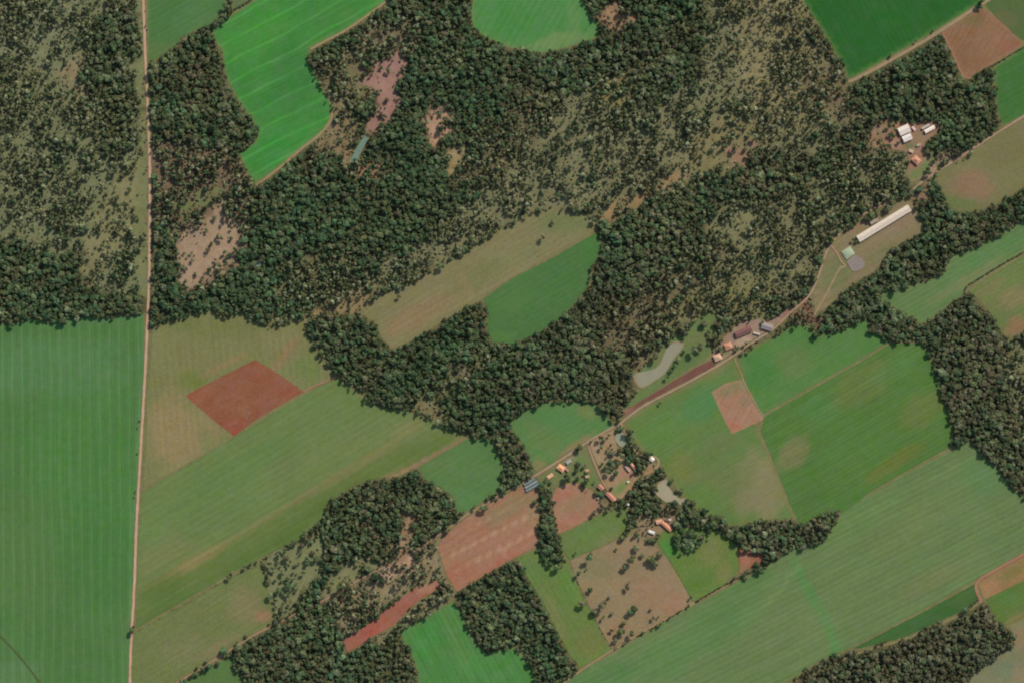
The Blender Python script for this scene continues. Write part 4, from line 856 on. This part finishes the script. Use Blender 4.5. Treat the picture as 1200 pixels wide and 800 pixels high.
building('farmhouse', 'long orange pink roofed house among the dark trees', 'house', 781, 616, 15, 4.6, -43, (222, 158, 128), 3.0, .35, ribs=.8)
building('farmhouse', 'peach coloured wing at the left of the long house', 'house', 772.4, 610.8, 7.5, 5, 15, (214, 164, 138), 2.8, .3, ribs=.8)
building('hut', 'white shed beside the bright green paddock', 'hut', 763.4, 623, 7.4, 3.2, -20, (228, 232, 230), 2.5, .2)
building('hut', 'tiny whitish hut above the long orange pink house', 'hut', 785, 608.4, 3, 2.6, 20, (214, 204, 204), 2.3, .15, shed=True)

# pale green covered digester, a low basin with a domed sheet
e = bpy.data.objects.new('covered_tank', None); C.objects.link(e); e.location = (*P(994, 296.2), .9); e.rotation_euler.z = math.radians(33)
e['label'] = 'pale green sheeted square tank beside the lagoon'; e['category'] = 'tank'
V, F = [], []
hx, hy = 6.3 * S, 5.6 * S
for (x0, x1, y0, y1) in ((-hx, hx, -hy, -hy + .6), (-hx, hx, hy - .6, hy), (-hx, -hx + .6, -hy + .603, hy - .603), (hx - .6, hx, -hy + .603, hy - .603)): box(V, F, x0, x1, y0, y1, -.9, .7)
mesh_obj('rim_wall', V, F, conc, e)
n = 14; V = [(-hx + .62 + (2 * hx - 1.24) * i / n, -hy + .62 + (2 * hy - 1.24) * j / n, .35 + 1.6 * (math.sin(math.pi * i / n) * math.sin(math.pi * j / n)) ** .6 + random.uniform(-.05, .05)) for j in range(n + 1) for i in range(n + 1)]
F = [(j * (n + 1) + i, j * (n + 1) + i + 1, (j + 1) * (n + 1) + i + 1, (j + 1) * (n + 1) + i) for j in range(n) for i in range(n)]
mesh_obj('cover_sheet', V, F, bm('cover_sheet', (156, 172, 146), sc=.4, var=.1, rough=.6), e)
# greenhouse of blue grey net tunnels by the road
e = bpy.data.objects.new('greenhouse', None); C.objects.link(e); e.location = (*P(622.5, 567.5), .9); e.rotation_euler.z = math.radians(30)
e['label'] = 'blue grey netted greenhouse by the settlement road'; e['category'] = 'greenhouse'
for k in range(3):
    V, F = [], []; wd = 3.6 * S; y0 = (k - 1) * (wd + .25); l = (9 - k * .8) * S
    for i in range(9):
        for j in range(9): a = math.pi * j / 8; V.append((-l + 2 * l * i / 8, y0 - math.cos(a) * wd / 2, -.9 + 3.6 * math.sin(a) ** .7 + random.uniform(-.06, .06)))
    for i in range(8):
        for j in range(8): F.append((i * 9 + j, (i + 1) * 9 + j, (i + 1) * 9 + j + 1, i * 9 + j + 1))
    mesh_obj('tunnel', V, F, bm('net_%d' % (k % 2), ((112, 132, 130), (134, 140, 146))[k % 2], sc=.3, var=.3), e)
# round water tank
e = bpy.data.objects.new('water_tank', None); C.objects.link(e); e.location = (*P(736, 590.6), .9); e['label'] = 'round bluish white water tank in the dark grove'; e['category'] = 'water tank'
V, F = [], []
for z, r_ in ((-.9, 1.9), (8.5, 1.9)):
    for k in range(20): V.append((r_ * math.cos(k * math.pi / 10), r_ * math.sin(k * math.pi / 10), z))
F = [(k, (k + 1) % 20, 20 + (k + 1) % 20, 20 + k) for k in range(20)]
mesh_obj('tank_body', V, F, bm('tank', (190, 200, 206)), e)
V = [(2.05 * math.cos(k * math.pi / 10), 2.05 * math.sin(k * math.pi / 10), 8.5) for k in range(20)] + [(0, 0, 9.3)]; F = [(k, (k + 1) % 20, 20) for k in range(20)]
mesh_obj('lid', V, F, bm('tank', (190, 200, 206)), e)
